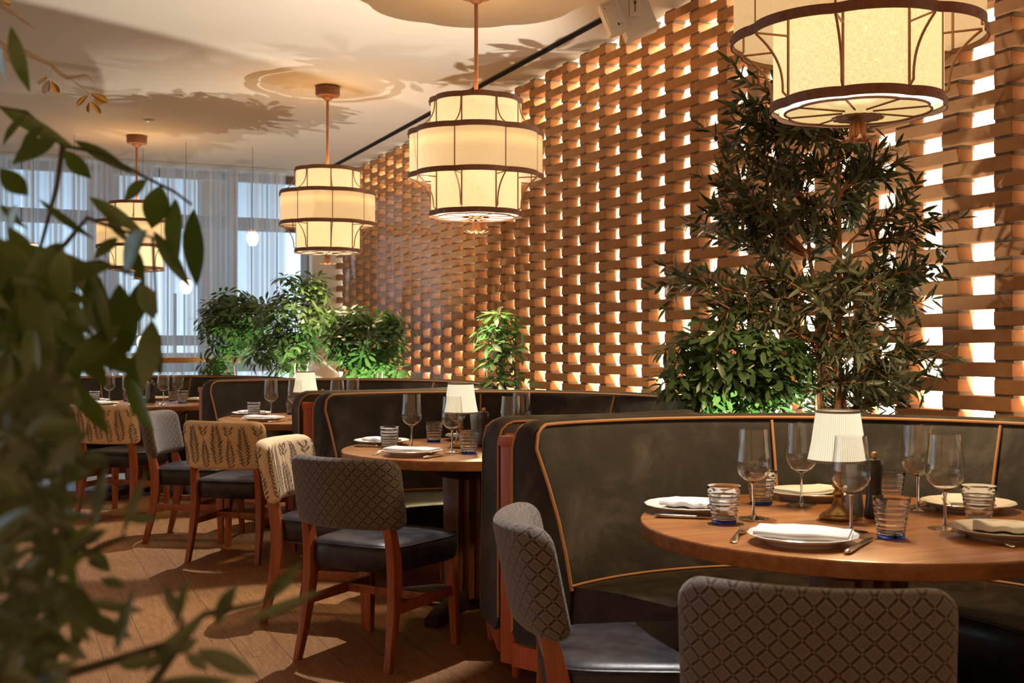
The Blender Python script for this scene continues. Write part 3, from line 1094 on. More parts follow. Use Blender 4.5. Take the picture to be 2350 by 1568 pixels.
def chair(kind):
    t = thing('dining_chair')
    b = pad()
    if kind == 'frond':
        fronds(b, random.Random(4))
        b.build('backrest', ['cream', 'print'], t)
    else:
        b.build('backrest', 'diamond', t)
    # thick leather seat, wider in front, domed
    def outline(k, grow=0.0):
        pts = []
        for i in range(48):
            a = 2 * PI * i / 48
            c, s = math.cos(a), math.sin(a)
            e = 0.42
            x = abs(c) ** e * (1 if c > 0 else -1)
            y = abs(s) ** e * (1 if s > 0 else -1)
            hw = 0.232 + 0.022 * y
            pts.append((x * (hw + grow) * k, (0.015 + y * (0.245 + grow)) * 1.0 if k == 1 else 0.015 + y * (0.245 + grow) * k))
        return pts
    rings = []
    for z, g, k in ((0.360, -0.014, 1), (0.366, -0.004, 1), (0.40, 0.002, 1), (0.44, 0.001, 1), (0.455, -0.004, 1), (0.466, -0.014, 1), (0.474, 0, 0.84), (0.482, 0, 0.6), (0.486, 0, 0.3)):
        rings.append([(x, y, z) for x, y in outline(k, g)])
    seat = MB().loft(rings).build('seat', 'cleather', t, angle=60)
    MB().tube([(x, y, 0.4585) for x, y in outline(1, 0.0)], 0.0042, 6, closed=True).build('welt', 'cleather', seat)
    # legs
    def rail(pts, w, d, name):
        rings = []
        for i, p in enumerate(pts):
            ww, dd = (w[i], d[i])
            x, y, z = p
            rings.append([(x - ww, y - dd, z), (x + ww, y - dd, z), (x + ww, y + dd, z), (x - ww, y + dd, z)])
        return MB().loft(rings, smooth=False).build(name, 'cwood', t, bevel=0.003)
    for s in (-1, 1):
        rail([(s * 0.218, 0.222, 0.0), (s * 0.212, 0.215, 0.20), (s * 0.205, 0.208, 0.365)], (0.014, 0.017, 0.020), (0.015, 0.019, 0.023), 'leg')
        zz = [0.0, 0.12, 0.24, 0.34, 0.42, 0.50, 0.58, 0.64]
        yy = [-0.262, -0.232, -0.208, -0.198, -0.200, -0.216, -0.238, -0.253]
        xs = [0.216, 0.210, 0.205, 0.202, 0.200, 0.198, 0.192, 0.186]
        pts = [(s * x, y, z) for x, y, z in zip(xs, yy, zz)]
        rail(pts, [0.0135, 0.015, 0.017, 0.0185, 0.0185, 0.0175, 0.016, 0.0145], [0.015, 0.019, 0.024, 0.028, 0.028, 0.024, 0.019, 0.015], 'rear_leg')
        rail([(s * 0.209, -0.205, 0.245), (s * 0.209, 0.20, 0.195)], (0.010, 0.010), (0.001, 0.001), 'tmp') if False else None
        b = MB()
        b.add([(s * 0.209 + a, y, z + c) for y, z in ((-0.205, 0.225), (0.205, 0.225)) for a, c in ((-.010, -.019), (.010, -.019), (.010, .019), (-.010, .019))],
              [(3, 2, 1, 0), (4, 5, 6, 7), (0, 1, 5, 4), (1, 2, 6, 5), (2, 3, 7, 6), (3, 0, 4, 7)])
        b.build('side_stretcher', 'cwood', t, bevel=0.002)
    MB().box((0, 0.05, 0.225), (0.40, 0.020, 0.034)).build('cross_stretcher', 'cwood', t, bevel=0.002)
    return t


CH_D, CH_F = chair('diamond'), chair('frond')
used = set()


def put_chair(proto, x, y, fx, fy, lab):
    o = proto if id(proto) not in used else dup(proto)
    used.add(id(proto))
    o.location = (x, y, 0)
    o.rotation_euler.z = math.atan2(-fx, fy)
    tag(o, lab, 'chair', 'chairs along the aisle')


put_chair(CH_D, 0.622, 2.335, 0.256, 0.967, 'brown lozenge chair with its back to us at the table below the cropped lantern')
put_chair(CH_D, 0.305, 2.935, 1.0, 0.045, 'brown lozenge chair seen side-on, seat lit blue, beside the red banquette post')
put_chair(CH_D, -0.531, 4.605, 0.478, 0.878, 'brown lozenge fabric chair standing clear on the planks at the second table')
put_chair(CH_F, -0.805, 5.20, 0.97, -0.22, 'cream frond print chair seen from its side behind the brown lozenge chair')
put_chair(CH_F, -1.575, 6.655, 0.234, 0.972, 'cream frond print chair with its whole back in view at the third table')
put_chair(CH_D, -2.01, 7.25, 0.985, -0.06, 'brown lozenge fabric chair seen from its side between two frond print chairs')
put_chair(CH_F, -2.834, 8.28, 0.23, 0.97, 'cream frond print chair partly behind blurred leaves, by the balustrade table')


# ------------------------------------------------------------------ tableware
def wine_glass():
    t = thing('wine_glass')
    bowl = [(0.004, 0.098), (0.012, 0.101), (0.030, 0.112), (0.044, 0.127), (0.0495, 0.145), (0.0490, 0.165), (0.0455, 0.200), (0.0405, 0.252)]
    inn = [(r - 0.0011, z + (0.0015 if z < 0.11 else 0)) for r, z in reversed(bowl[1:])]
    b = MB().lathe([(0.0, 0.0975)] + bowl + inn + [(0.0, 0.1015)], 48)
    b.build('bowl', 'sglass', t)
    MB().lathe([(0.0, 0.100), (0.006, 0.097), (0.0042, 0.085), (0.0036, 0.05), (0.0040, 0.018), (0.007, 0.008), (0.020, 0.0045), (0.042, 0.0022), (0.0445, 0.0012), (0.0442, 0.0002), (0.0, 0.0002)], 32).build('stem', 'sglass', t)
    return t


def tumbler():
    t = thing('tumbler')
    fl = lambda a, r, z: 1 - 0.03 * abs(math.sin(a * 5)) * (1 if z < 0.072 else max(0, (0.092 - z) / 0.02))
    prof = [(0.0345, 0.010)]
    for k in range(5):
        z = 0.020 + 0.0145 * k
        r = 0.0345 + (z - 0.010) * 0.1445
        prof += [(r - 0.0002, z - 0.005), (r + 0.0010, z - 0.0018), (r + 0.0012, z), (r + 0.0003, z + 0.0022), (r + 0.0003, z + 0.005)]
    prof += [(0.0462, 0.090), (0.0478, 0.102)]
    MB().lathe([(0.0, 0.0095)] + prof + [(0.0470, 0.1030), (0.0460, 0.1020), (0.0438, 0.088), (0.0322, 0.0155), (0.029, 0.0135), (0.0, 0.0130)], 60, wob=fl).build('body', 'tsolid', t)
    MB().lathe([(0.0, 0.0005), (0.031, 0.0005), (0.0335, 0.003), (0.0343, 0.0088), (0.0, 0.0090)], 40).build('base', 'bglass', t)
    return t


def plate():
    t = thing('dinner_plate')
    sc = lambda a, r, z: 1 + (0.018 * abs(math.sin(a * 8)) - 0.010) * (1 if r > 0.10 else 0)
    MB().lathe([(0.0, 0.004), (0.082, 0.004), (0.084, 0.0), (0.088, 0.0), (0.092, 0.005), (0.105, 0.011), (0.132, 0.0225), (0.1345, 0.0245), (0.132, 0.026), (0.105, 0.0155), (0.092, 0.010), (0.080, 0.0085), (0.0, 0.0085)], 96, wob=sc).build('dish', 'porcelain', t)
    return t


def napkin_flat():
    """wide napkin folded in layers, edges showing"""
    b = MB()
    for j in range(2):
        rows = []
        hx, hy = 0.118 - 0.005 * j, 0.064 - 0.003 * j
        for i in range(13):
            x = -hx + 2 * hx * i / 12
            z = 0.0285 + 0.0065 * j + 0.003 * math.sin(i * 0.9 + j) * 0.4
            e = 0.5 if i in (0, 12) else 1
            rows.append([(x, -hy * (1 if e == 1 else .97), z), (x, -hy * 1.01, z + 0.003), (x, -hy * .96, z + 0.0065), (x, 0, z + 0.0075), (x, hy * .96, z + 0.0065), (x, hy * 1.01, z + 0.003), (x, hy * .97, z)])
        b.loft(rows)
    return b


def napkin_roll():
    """square napkin folded over, with looped edges at the front"""
    b = MB()
    hx = 0.074
    for sgn, off in ((1, 0.0),):
        path = [(-0.055, 0.030), (-0.050, 0.0275), (0.0, 0.0275), (0.055, 0.0285), (0.062, 0.034), (0.056, 0.041), (0.02, 0.040), (-0.045, 0.037), (-0.058, 0.041), (-0.056, 0.049), (-0.03, 0.0515), (0.02, 0.050), (0.050, 0.048)]
        th = 0.0032
        rings = []
        for i in range(15):
            y = -hx + 2 * hx * i / 14
            w = 0.0022 * math.sin(i * 1.1)
            up = [(x * (1 + 0.04 * math.sin(i * .6)), y, z + w + th) for x, z in path]
            lo = [(x * (1 + 0.04 * math.sin(i * .6)), y, z + w) for x, z in reversed(path)]
            rings.append(up + lo)
        b.loft(rings)
    return b


def knife():
    t = thing('dinner_knife')
    b = MB()
    rings = []
    for y, w, h in ((-0.118, 0.004, 0.0025), (-0.114, 0.0085, 0.005), (-0.10, 0.0095, 0.006), (-0.05, 0.0080, 0.0055), (-0.012, 0.0062, 0.0048), (-0.004, 0.0075, 0.0052), (0.0, 0.0060, 0.0040)):
        rings.append([(w * math.cos(2 * PI * k / 12), y, 0.006 + h * math.sin(2 * PI * k / 12)) for k in range(12)])
    b.loft(rings)
    b.build('handle', 'steel', t)
    b = MB()
    b.prism([(-0.0055, 0.0), (-0.0075, 0.03), (-0.0085, 0.08), (-0.006, 0.105), (0.003, 0.116), (0.0065, 0.108), (0.0065, 0.0)], 0.0052, 0.0068)
    b.build('blade', 'steel', t)
    return t


def fork():
    t = thing('dinner_fork')
    b = MB()
    rings = []
    for y, w, z in ((-0.118, 0.004, 0.003), (-0.113, 0.0095, 0.0032), (-0.095, 0.0088, 0.006), (-0.05, 0.0050, 0.013), (-0.01, 0.0032, 0.0155), (0.015, 0.0045, 0.012), (0.025, 0.0095, 0.0085), (0.040, 0.0125, 0.0055), (0.048, 0.0125, 0.0045)):
        rings.append([(-w, y, z), (0, y, z - 0.001), (w, y, z), (0, y, z + 0.0028)])
    b.loft(rings)
    b.build('handle', 'steel', t)
    b = MB()
    for k in range(4):
        x = -0.0102 + 0.0068 * k
        b.tube([(x, 0.046, 0.0055), (x, 0.066, 0.004), (x * 0.97, 0.086, 0.0065), (x * 0.95, 0.100, 0.0125)], [0.0023, 0.0019, 0.0016, 0.0009], 6)
    b.build('tines', 'steel', t)
    return t


def lamp():
    t = thing('table_lamp')
    MB().lathe([(0.0, 0.0), (0.050, 0.0), (0.052, 0.006), (0.049, 0.011), (0.043, 0.013), (0.043, 0.017), (0.034, 0.022), (0.020, 0.034), (0.013, 0.050), (0.010, 0.062), (0.015, 0.068), (0.016, 0.073), (0.010, 0.080), (0.009, 0.086), (0.0155, 0.092), (0.0155, 0.097), (0.0, 0.097)], 32).build('base', 'brass', t)
    MB().lathe([(0.0105, 0.095), (0.0135, 0.185), (0.0, 0.186)], 24).build('stem', 'brass', t)
    b = MB()
    n = 144
    vs, fs, uvs = [], [], []
    for j, (r, z) in enumerate(((0.0815, 0.168), (0.072, 0.215), (0.0655, 0.26), (0.0595, 0.302))):
        for i in range(n):
            a = 2 * PI * i / n
            q = r + (0.0009 if i % 2 else -0.0009)
            vs.append((q * math.cos(a), q * math.sin(a), z)); uvs.append((a, z))
    for j in range(3):
        for i in range(n):
            k = (i + 1) % n
            fs.append((j * n + i, j * n + k, (j + 1) * n + k, (j + 1) * n + i))
    b.add(vs, fs, 0, False, uvs)
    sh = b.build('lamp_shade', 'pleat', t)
    for r, z in ((0.0825, 0.166), (0.0600, 0.303)):
        MB().lathe([(r - 0.001, z - 0.0035), (r + 0.001, z - 0.0035), (r + 0.001, z + 0.0035), (r - 0.001, z + 0.0035)], 64, caps=False).build('braid', 'trimc', sh)
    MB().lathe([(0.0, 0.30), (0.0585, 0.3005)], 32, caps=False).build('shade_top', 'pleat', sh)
    return t


def mill(kind):
    t = thing('pepper_mill' if kind == 'dark' else 'salt_mill')
    MB().lathe([(0.0, 0.0), (0.0265, 0.0), (0.0275, 0.004), (0.0270, 0.02), (0.0230, 0.055), (0.0205, 0.082), (0.0215, 0.105), (0.0245, 0.122), (0.0245, 0.124), (0.0, 0.124)], 32).build('body', kind, t)
    MB().lathe([(0.0, 0.1245), (0.0240, 0.1245), (0.0245, 0.128), (0.0250, 0.150), (0.0225, 0.163), (0.0165, 0.168), (0.0, 0.169)], 32).build('head', kind, t)
    if kind == 'dark':
        MB().lathe([(0.0, 0.167), (0.006, 0.169), (0.0095, 0.177), (0.008, 0.185), (0.0, 0.189)], 20).build('knob', 'knob', t)
    return t


W_, TU, PL, KN, FO, LA, MG, MD = wine_glass(), tumbler(), plate(), knife(), fork(), lamp(), mill('grey'), mill('dark')
first = set()
NMESH = {}


def put(proto, tc, rz, x, y, z, rot, label, cat, group):
    o = proto if id(proto) not in first else dup(proto)
    first.add(id(proto))
    p = tc + Matrix.Rotation(rz, 3, 'Z') @ Vector((x, y, 0))
    o.location = (p.x, p.y, z)
    o.rotation_euler = (0, 0, rz + rot)
    return tag(o, label, cat, group)


def put_napkin(tc, rz, x, y, z, rot, label, kind):
    if kind not in NMESH:
        NMESH[kind] = (napkin_flat() if kind == 'flat' else napkin_roll()).build('napkin', 'napkin', angle=70)
        o = NMESH[kind]
    else:
        o = dup(NMESH[kind])
    p = tc + Matrix.Rotation(rz, 3, 'Z') @ Vector((x, y, 0))
    o.location = (p.x, p.y, z)
    o.rotation_euler = (0, 0, rz + rot)
    tag(o, label, 'napkin', 'folded napkins on plates')


def lay(tc, rz, where, tid, top=0.7502, skip=(), lrot=0.0):
    """one laid table; where = the words that name the table in the labels"""
    q = lambda x, y: (x * math.cos(lrot) - y * math.sin(lrot), x * math.sin(lrot) + y * math.cos(lrot))

    def P(key, proto, x, y, rot, lab, cat, grp, z=top):
        if key in skip:
            return
        x, y = q(x, y)
        put(proto, tc, rz, x, y, z, rot + lrot, lab + ' ' + where, cat, grp)
    P('g1', W_, -0.232, 0.163, 0, 'stemmed wine glass behind the fork and napkin,', 'wine glass', 'wine glasses')
    P('g2', W_, 0.057, 0.317, 0, 'stemmed wine glass just before the farther plate,', 'wine glass', 'wine glasses')
    P('g3', W_, -0.140, -0.136, 0, 'stemmed wine glass overlapping the lamp shade,', 'wine glass', 'wine glasses')
    P('g4', W_, 0.315, 0.103, 0, 'farther of two paired wine glasses past the mills,', 'wine glass', 'wine glasses')
    P('g5', W_, 0.126, -0.194, 0, 'closer of two paired wine glasses past the mills,', 'wine glass', 'wine glasses')
    P('t1', TU, -0.353, 0.131, 0.3, 'blue based tumbler beside the aisle side plate,', 'tumbler', 'ribbed tumblers')
    P('t2', TU, -0.038, 0.390, 0.9, 'blue based tumbler behind the wine glass stem,', 'tumbler', 'ribbed tumblers')
    P('t3', TU, -0.101, -0.241, 0.1, 'blue based tumbler at the tip of the knife,', 'tumbler', 'ribbed tumblers')
    P('t4', TU, 0.300, 0.206, 0.5, 'ribbed tumbler half hidden behind the dark pepper mill,', 'tumbler', 'ribbed tumblers')
    P('t5', TU, 0.289, -0.154, 0.7, 'ribbed tumbler standing behind the cream lit plate,', 'tumbler', 'ribbed tumblers')
    P('la', LA, -0.025, 0.053, 0, 'small brass lamp with a pleated cream shade,', 'lamp', 'brass table lamps')
    P('mg', MG, 0.065, 0.090, 0, 'slim grey salt mill beside the dark one,', 'salt mill', 'salt mills')
    P('md', MD, 0.085, 0.030, 0, 'dark wooden pepper mill with a pale knob,', 'pepper mill', 'pepper mills')
    for key, x, y, rot, lab, kind in (
            ('p1', -0.325, 0.342, 0.6, 'aisle side end', 'roll'), ('p2', 0.184, 0.436, 0.2, 'bench side', 'flat'),
            ('p3', -0.359, -0.215, -0.36, 'chair side', 'flat'), ('p4', 0.455, 0.045, 0.9, 'bench curve', 'flat'), ('p5', 0.168, -0.352, 0.75, 'side by the fork', 'roll')):
        if key in skip:
            continue
        P(key, PL, x, y, 0, 'white scalloped plate at the ' + lab + ',', 'plate', 'scalloped dinner plates')
        x2, y2 = q(x, y)
        put_napkin(tc, rz, x2, y2, top - (0.0085 if kind == 'flat' else 0.0185), rot + lrot + (-rz if kind == 'flat' and key == 'p3' else 0), 'napkin on the plate at the ' + lab + ', ' + where, kind)

    def bar(key, proto, ax, ay, bx, by, lab, cat, grp, z=top):
        if key in skip:
            return
        ax, ay = q(ax, ay)
        bx, by = q(bx, by)
        d = math.atan2(-(bx - ax), by - ay)
        L = math.hypot(bx - ax, by - ay)
        k = 0.118 / L
        put(proto, tc, rz, ax + (bx - ax) * k, ay + (by - ay) * k, z, d, lab + ' ' + where, cat, grp)
    bar('k1', KN, -0.479, 0.290, -0.299, 0.149, 'steel knife lying before the aisle side plate,', 'knife', 'dinner knives')
    bar('k3', KN, -0.366, -0.383, -0.190, -0.262, 'steel knife pointing at the tumbler,', 'knife', 'dinner knives')
    bar('k4', KN, 0.520, 0.205, 0.330, 0.140, 'steel knife lying by the farther wine glass foot,', 'knife', 'dinner knives')
    bar('f3', FO, -0.521, -0.150, -0.330, 0.05, 'steel fork with tines toward the wine glass,', 'fork', 'dinner forks')
    bar('f5', FO, 0.064, -0.480, 0.100, -0.205, 'steel fork lying beside the cream lit plate,', 'fork', 'dinner forks')


lay(T1, ROT, 'table below the cropped lantern', 1)
lay(T2, ROT, 'second table from the olive tree', 2, skip=('p5', 'p4', 'k4', 't4', 't5'))
lay(T3, ROT, 'third table from the olive tree', 3, skip=('p5', 'p4', 'k4', 't4', 't5'))
lay(T4, A4, 'table by the balustrade', 4, skip=('p5', 'k4', 'k1'), lrot=rad(-32))


# ------------------------------------------------------------------ plants
def branch_pts(a, b, rr, sag=0.0, n=6, wob=0.03):
    a, b = Vector(a), Vector(b)
    L = (b - a).length
    pts = []
    for i in range(n + 1):
        t = i / n
        p = a.lerp(b, t) + Vector((0, 0, sag * L * 4 * t * (1 - t)))
        if 0 < i < n:
            p += Vector((rr.uniform(-1, 1), rr.uniform(-1, 1), rr.uniform(-1, 1))) * wob * L
        pts.append(p)
    return pts


def rnd_dir(rr):
    z = rr.uniform(-1, 1)
    a = rr.uniform(0, 2 * PI)
    q = math.sqrt(1 - z * z)
    return Vector((q * math.cos(a), q * math.sin(a), z))


def twig_leaves(lv, pts, rr, L, W, gap, t0=0.15, spread=0.8, droop=0.15):
    """pairs of narrow leaves up a twig"""
    tot = sum((pts[i + 1] - pts[i]).length for i in range(len(pts) - 1))
    n = max(2, int(tot / gap))
    k = 0
    for i in range(n + 1):
        t = t0 + (1 - t0) * i / n
        s = t * (len(pts) - 1)
        j = min(int(s), len(pts) - 2)
        p = pts[j].lerp(pts[j + 1], s - j)
        d = (pts[j + 1] - pts[j]).normalized()
        o = d.orthogonal().normalized()
        o = Matrix.Rotation(k * PI / 2 + rr.uniform(-.5, .5), 3, d) @ o
        k += 1
        for sg in (1, -1):
            q = (d * (1 - spread * 0.45) + o * sg * spread + rnd_dir(rr) * 0.22).normalized()
            lv.leaf(p, q, (d + rnd_dir(rr) * 0.5), L * rr.uniform(.7, 1.15), W * rr.uniform(.8, 1.2), rr.uniform(-.05, droop), 0.25)
    lv.leaf(pts[-1], d, o, L * .9, W, 0.05, 0.2)


def olive_tree(base, top, tips, name, label, rr, nleaf_gap=0.030, LL=0.078, LW=0.0175, trunks=3):
    t = thing(name, base, 0, label, 'tree')
    wood_, lv, ol = MB(), MB(), []
    B = Vector(base)
    mains = []
    for k in range(trunks):
        e = Vector(top) + Vector((rr.uniform(-.10, .10), rr.uniform(-.10, .10), -0.25 * k)) - B
        pts = branch_pts((rr.uniform(-.05, .05), rr.uniform(-.05, .05), 0.0), e, rr, 0, 9, 0.014)
        n = len(pts)
        wood_.tube(pts, [0.027 * (1 - 0.78 * i / (n - 1)) for i in range(n)], 8)
        mains.append(pts)
    for tip in tips:
        q = Vector(tip) - B
        # leave the nearest trunk below the tip
        best = min(((p - q).length + abs(p.z - (q.z - 0.5 * (Vector((q.x, q.y, 0))).length)) * 1.5, i, j) for i, m in enumerate(mains) for j, p in enumerate(m))
        a = mains[best[1]][best[2]]
        pts = branch_pts(a, q, rr, 0.06, 7, 0.03)
        m = len(pts)
        wood_.tube(pts, [0.010 * (1 - 0.8 * i / (m - 1)) for i in range(m)], 6)
        twig_leaves(lv, pts, rr, LL, LW, nleaf_gap * 1.2, 0.3)
        L = (q - a).length
        for j in range(2, m):
            for _ in range(rr.choice((1, 2, 2))):
                d = ((pts[j] - pts[j - 1]).normalized() * 0.7 + rnd_dir(rr) * 0.9 + Vector((0, 0, .15))).normalized()
                e = pts[j] + d * rr.uniform(0.08, 0.17)
                tp = branch_pts(pts[j], e, rr, 0.03, 3, 0.03)
                wood_.tube(tp, [0.003, 0.0026, 0.002, 0.0012], 4)
                twig_leaves(lv, tp, rr, LL, LW, nleaf_gap, 0.1)
                if rr.random() < 0.10:
                    c = tp[2] + Vector((0, 0, -0.012))
                    ol.append(c)
    wood_.build('trunk', 'bark', t)
    lv.build('foliage', 'olive', t, auto=False)
    fruit = None
    for c in ol:
        fruit = dup(fruit, c, parent=t) if fruit else MB().lathe([(0.0, -0.012), (0.007, -0.0085), (0.009, 0.0), (0.007, 0.0085), (0.0, 0.012)], 10).build('olive_fruit', 'oliveb', t)
        fruit.location = c
    return t


def umbrella(lv, st, root, p, rr, size=0.10, n=8):
    """schefflera hand: a ring of drooping leaflets on a thin petiole"""
    p = Vector(p)
    root = Vector(root)
    axis = ((p - root).normalized() * 0.75 + Vector((0, -0.15, 0.40)) + rnd_dir(rr) * 0.45).normalized()
    st.tube([root, root.lerp(p, 0.55) + Vector((0, 0, 0.02)), p], [0.0028, 0.0022, 0.0016], 4, caps=False)
    o = axis.orthogonal().normalized()
    ph = rr.uniform(0, 6)
    for k in range(n):
        d = Matrix.Rotation(ph + 2 * PI * k / n + rr.uniform(-.12, .12), 3, axis) @ o
        d = (d + axis * rr.uniform(-0.25, 0.25)).normalized()
        stalk = p + d * 0.022
        lv.leaf(stalk, d, axis, size * rr.uniform(.75, 1.15), size * 0.31, rr.uniform(0.08, 0.42), 0.12, peak=0.58)


def umbrella_plant(base, label, rr, blobs, count, size, stems=3, name='umbrella_plant', bark='palebark', zmin=0.95):
    """blobs: (centre, radii) in world space that the leaf hands fill"""
    t = thing(name, base, 0, label, 'plant')
    B = Vector(base)
    st, lv, wd = MB(), MB(), MB()
    tops = []
    for k in range(stems):
        c, r = blobs[k % len(blobs)]
        e = Vector(c) - B + Vector((rr.uniform(-.5, .5) * r[0], rr.uniform(-.5, .5) * r[1], 0.55 * r[2]))
        pts = branch_pts((rr.uniform(-.06, .06), rr.uniform(-.06, .06), 0), e, rr, 0, 8, 0.02)
        wd.tube(pts, [0.013 * (1 - 0.7 * i / 8) for i in range(9)], 7)
        tops.append(pts)
    vol = [r[0] * r[1] * r[2] for c, r in blobs]
    for k in range(count):
        c, r = rr.choices(blobs, vol)[0]
        d = rnd_dir(rr) * (rr.uniform(0.25, 1) ** 0.45)
        p = Vector(c) - B + Vector((d.x * r[0], d.y * r[1], d.z * r[2]))
        if p.z + B.z < zmin:
            continue
        ax = min((q for m in tops for q in m[3:]), key=lambda q: (q - p + Vector((0, 0, 0.12))).length)
        a = ax.lerp(p, max(0.0, 1 - 0.16 / max(0.17, (p - ax).length)))
        if (p - ax).length > 0.2:
            st.tube([ax, ax.lerp(a, .5) + Vector((0, 0, .02)), a], [0.005, 0.004, 0.0028], 5, caps=False)
        umbrella(lv, st, a, p, rr, size * rr.uniform(.8, 1.15), rr.choice((6, 7, 8, 8, 9)))
    wd.build('trunk', bark, t)
    st.build('stem', 'twig', t)
    lv.build('foliage', 'schef', t, auto=False)
    return t


def world(px, py, Y):
    return Vector(((px - 1175) / 2600 * Y, Y, CAMH - (py - 788) / 2600 * Y))


ob = UV(3.75, 3.10)
rr = random.Random(21)
tips = []
for px, py in ((1712, 190), (1735, 240), (1700, 290), (1690, 350), (1660, 430), (1650, 480), (1680, 540), (1700, 560), (1590, 650), (1575, 640), (1640, 690), (1790, 690),
               (1760, 330), (1830, 300), (1800, 400), (1870, 380), (1850, 480), (1930, 330), (1985, 380), (2000, 400), (1960, 470), (1900, 540), (2080, 470),
               (2105, 520), (2090, 620), (1960, 640), (2090, 655), (2050, 720), (1900, 720), (1980, 760), (2085, 800), (2080, 880), (2010, 870),
               (1990, 920), (1930, 880), (1860, 800), (1770, 640), (1730, 470), (1880, 930), (1950, 800)):
    tips.append(world(px, py, ob.y + rr.uniform(-0.18, 0.14)))
olive_tree(ob, world(1885, 330, ob.y), tips, 'olive_tree', 'tall olive tree with dark narrow leaves against the brick screen', rr)

rr = random.Random(5)
E0 = UV(4.00, 2.98)
umbrella_plant(E0, 'umbrella plant with green lit leaves beside the olive tree', rr,
               [(world(1690, 790, 4.60), (0.19, 0.12, 0.17)), (world(1775, 850, 4.62), (0.15, 0.12, 0.15)), (world(1600, 870, 4.66), (0.14, 0.10, 0.13)), (world(1690, 905, 4.66), (0.25, 0.12, 0.09)), (world(1545, 790, 4.66), (0.05, 0.05, 0.05))], 250, 0.082, 5)
D0 = UV(6.60, 2.88)
umbrella_plant(D0, 'single slim umbrella plant standing alone before the bricks', rr,
               [(world(1160, 740, 7.20), (0.13, 0.13, 0.10)), (world(1160, 810, 7.20), (0.15, 0.14, 0.12)), (world(1165, 875, 7.20), (0.20, 0.16, 0.06)), (world(1110, 760, 7.20), (0.05, 0.05, 0.04))], 40, 0.105, 3, bark='twig')
A0 = world(560, 860, 10.75); A0.z = 0
umbrella_plant(A0, 'umbrella plant trailing down before the window curtain', rr,
               [(world(545, 740, 10.75), (0.36, 0.25, 0.33)), (world(505, 830, 10.75), (0.16, 0.2, 0.16)), (world(480, 730, 10.75), (0.10, 0.12, 0.18))], 190, 0.112, 4)
B0 = world(690, 860, 10.1); B0.z = 0
umbrella_plant(B0, 'tallest umbrella plant of the group below the lantern', rr,
               [(world(685, 720, 10.1), (0.34, 0.25, 0.30)), (world(700, 640, 10.1), (0.20, 0.18, 0.10)), (world(650, 810, 10.1), (0.30, 0.25, 0.20))], 190, 0.112, 4)
C0 = world(845, 860, 9.45); C0.z = 0
umbrella_plant(C0, 'bright green umbrella plant touching the brick wall', rr,
               [(world(840, 790, 9.45), (0.36, 0.26, 0.24)), (world(905, 770, 9.45), (0.16, 0.16, 0.14)), (world(800, 730, 9.45), (0.22, 0.2, 0.10)), (world(860, 850, 9.45), (0.28, 0.2, 0.10))], 200, 0.105, 5)


# close plants in front of the lens, out of focus: one big leaved tree, one small leaved shrub
def leaf_between(lv, a, b, W, rr, droop=0.16):
    d = b - a
    up = Vector((rr.uniform(-.6, .6), -1.0, rr.uniform(0.0, .7)))
    lv.leaf(a, d, up, d.length, W, droop * rr.uniform(.3, 1.2), 0.22, peak=0.46, ts=(0, .05, .12, .22, .34, .47, .6, .72, .83, .92, 1))


rr = random.Random(9)
F0 = Vector((-0.86, 1.28, 0))
ft = thing('leafy_tree', F0, 0, 'tree with big drooping blurred leaves close to the camera', 'plant')
lv, wd = MB(), MB()


def W2(px, py, Y):
    return world(px, py, Y) - F0


Lf = [(25, 60, 55, 208, 40, 1.25), (2, 100, 8, 200, 34, 1.2), (0, 248, 165, 335, 34, 1.3), (130, 318, 25, 372, 60, 1.25), (150, 345, 205, 415, 44, 1.35), (170, 322, 300, 388, 30, 1.35), (0, 385, 66, 456, 52, 1.15),
      (338, 412, 280, 462, 40, 1.3), (368, 425, 347, 530, 62, 1.3), (402, 455, 394, 596, 56, 1.32), (445, 478, 446, 664, 56, 1.36), (204, 452, 328, 536, 34, 1.25), (87, 455, 212, 558, 24, 1.2), (338, 530, 258, 628, 84, 1.2),
      (70, 648, 258, 606, 62, 1.12), (204, 630, 236, 795, 66, 1.15), (274, 650, 293, 818, 74, 1.18), (318, 648, 358, 735, 50, 1.2), (350, 735, 332, 892, 58, 1.16), (188, 785, 238, 900, 58, 1.12), (125, 655, 192, 765, 60, 1.1),
      (352, 530, 430, 655, 34, 1.3), (60, 262, 0, 330, 40, 1.2), (100, 290, 40, 345, 34, 1.22), (330, 640, 300, 760, 46, 1.22), (235, 640, 200, 700, 40, 1.2), (350, 770, 365, 860, 36, 1.2), (290, 760, 250, 860, 40, 1.2), (315, 800, 300, 950, 44, 1.2),
      (300, 870, 330, 985, 42, 1.15), (150, 560, 60, 590, 30, 1.2), (40, 470, 5, 560, 44, 1.1), (20, 520, 90, 640, 50, 1.05), (240, 480, 290, 560, 26, 1.25), (0, 470, 50, 520, 20, 1.2), (300, 560, 330, 650, 30, 1.25), (270, 545, 215, 590, 30, 1.22)]
for ax, ay, bx, by, w, Y in Lf:
    leaf_between(lv, W2(ax, ay, Y), W2(bx, by, Y - rr.uniform(-.04, .06)), w / 2600 * Y, rr)
for _ in range(100):                                   # dense heart of the tree
    ax = rr.triangular(-170, 300, -60)
    ay = rr.uniform(540, 900)
    ln = rr.uniform(100, 190)
    an = rad(rr.uniform(15, 150))
    Y = rr.uniform(0.98, 1.40)
    leaf_between(lv, W2(ax, ay, Y), W2(ax + ln * math.cos(an), ay + ln * math.sin(an), Y + rr.uniform(-.05, .05)), rr.uniform(38, 66) / 2600 * Y, rr)
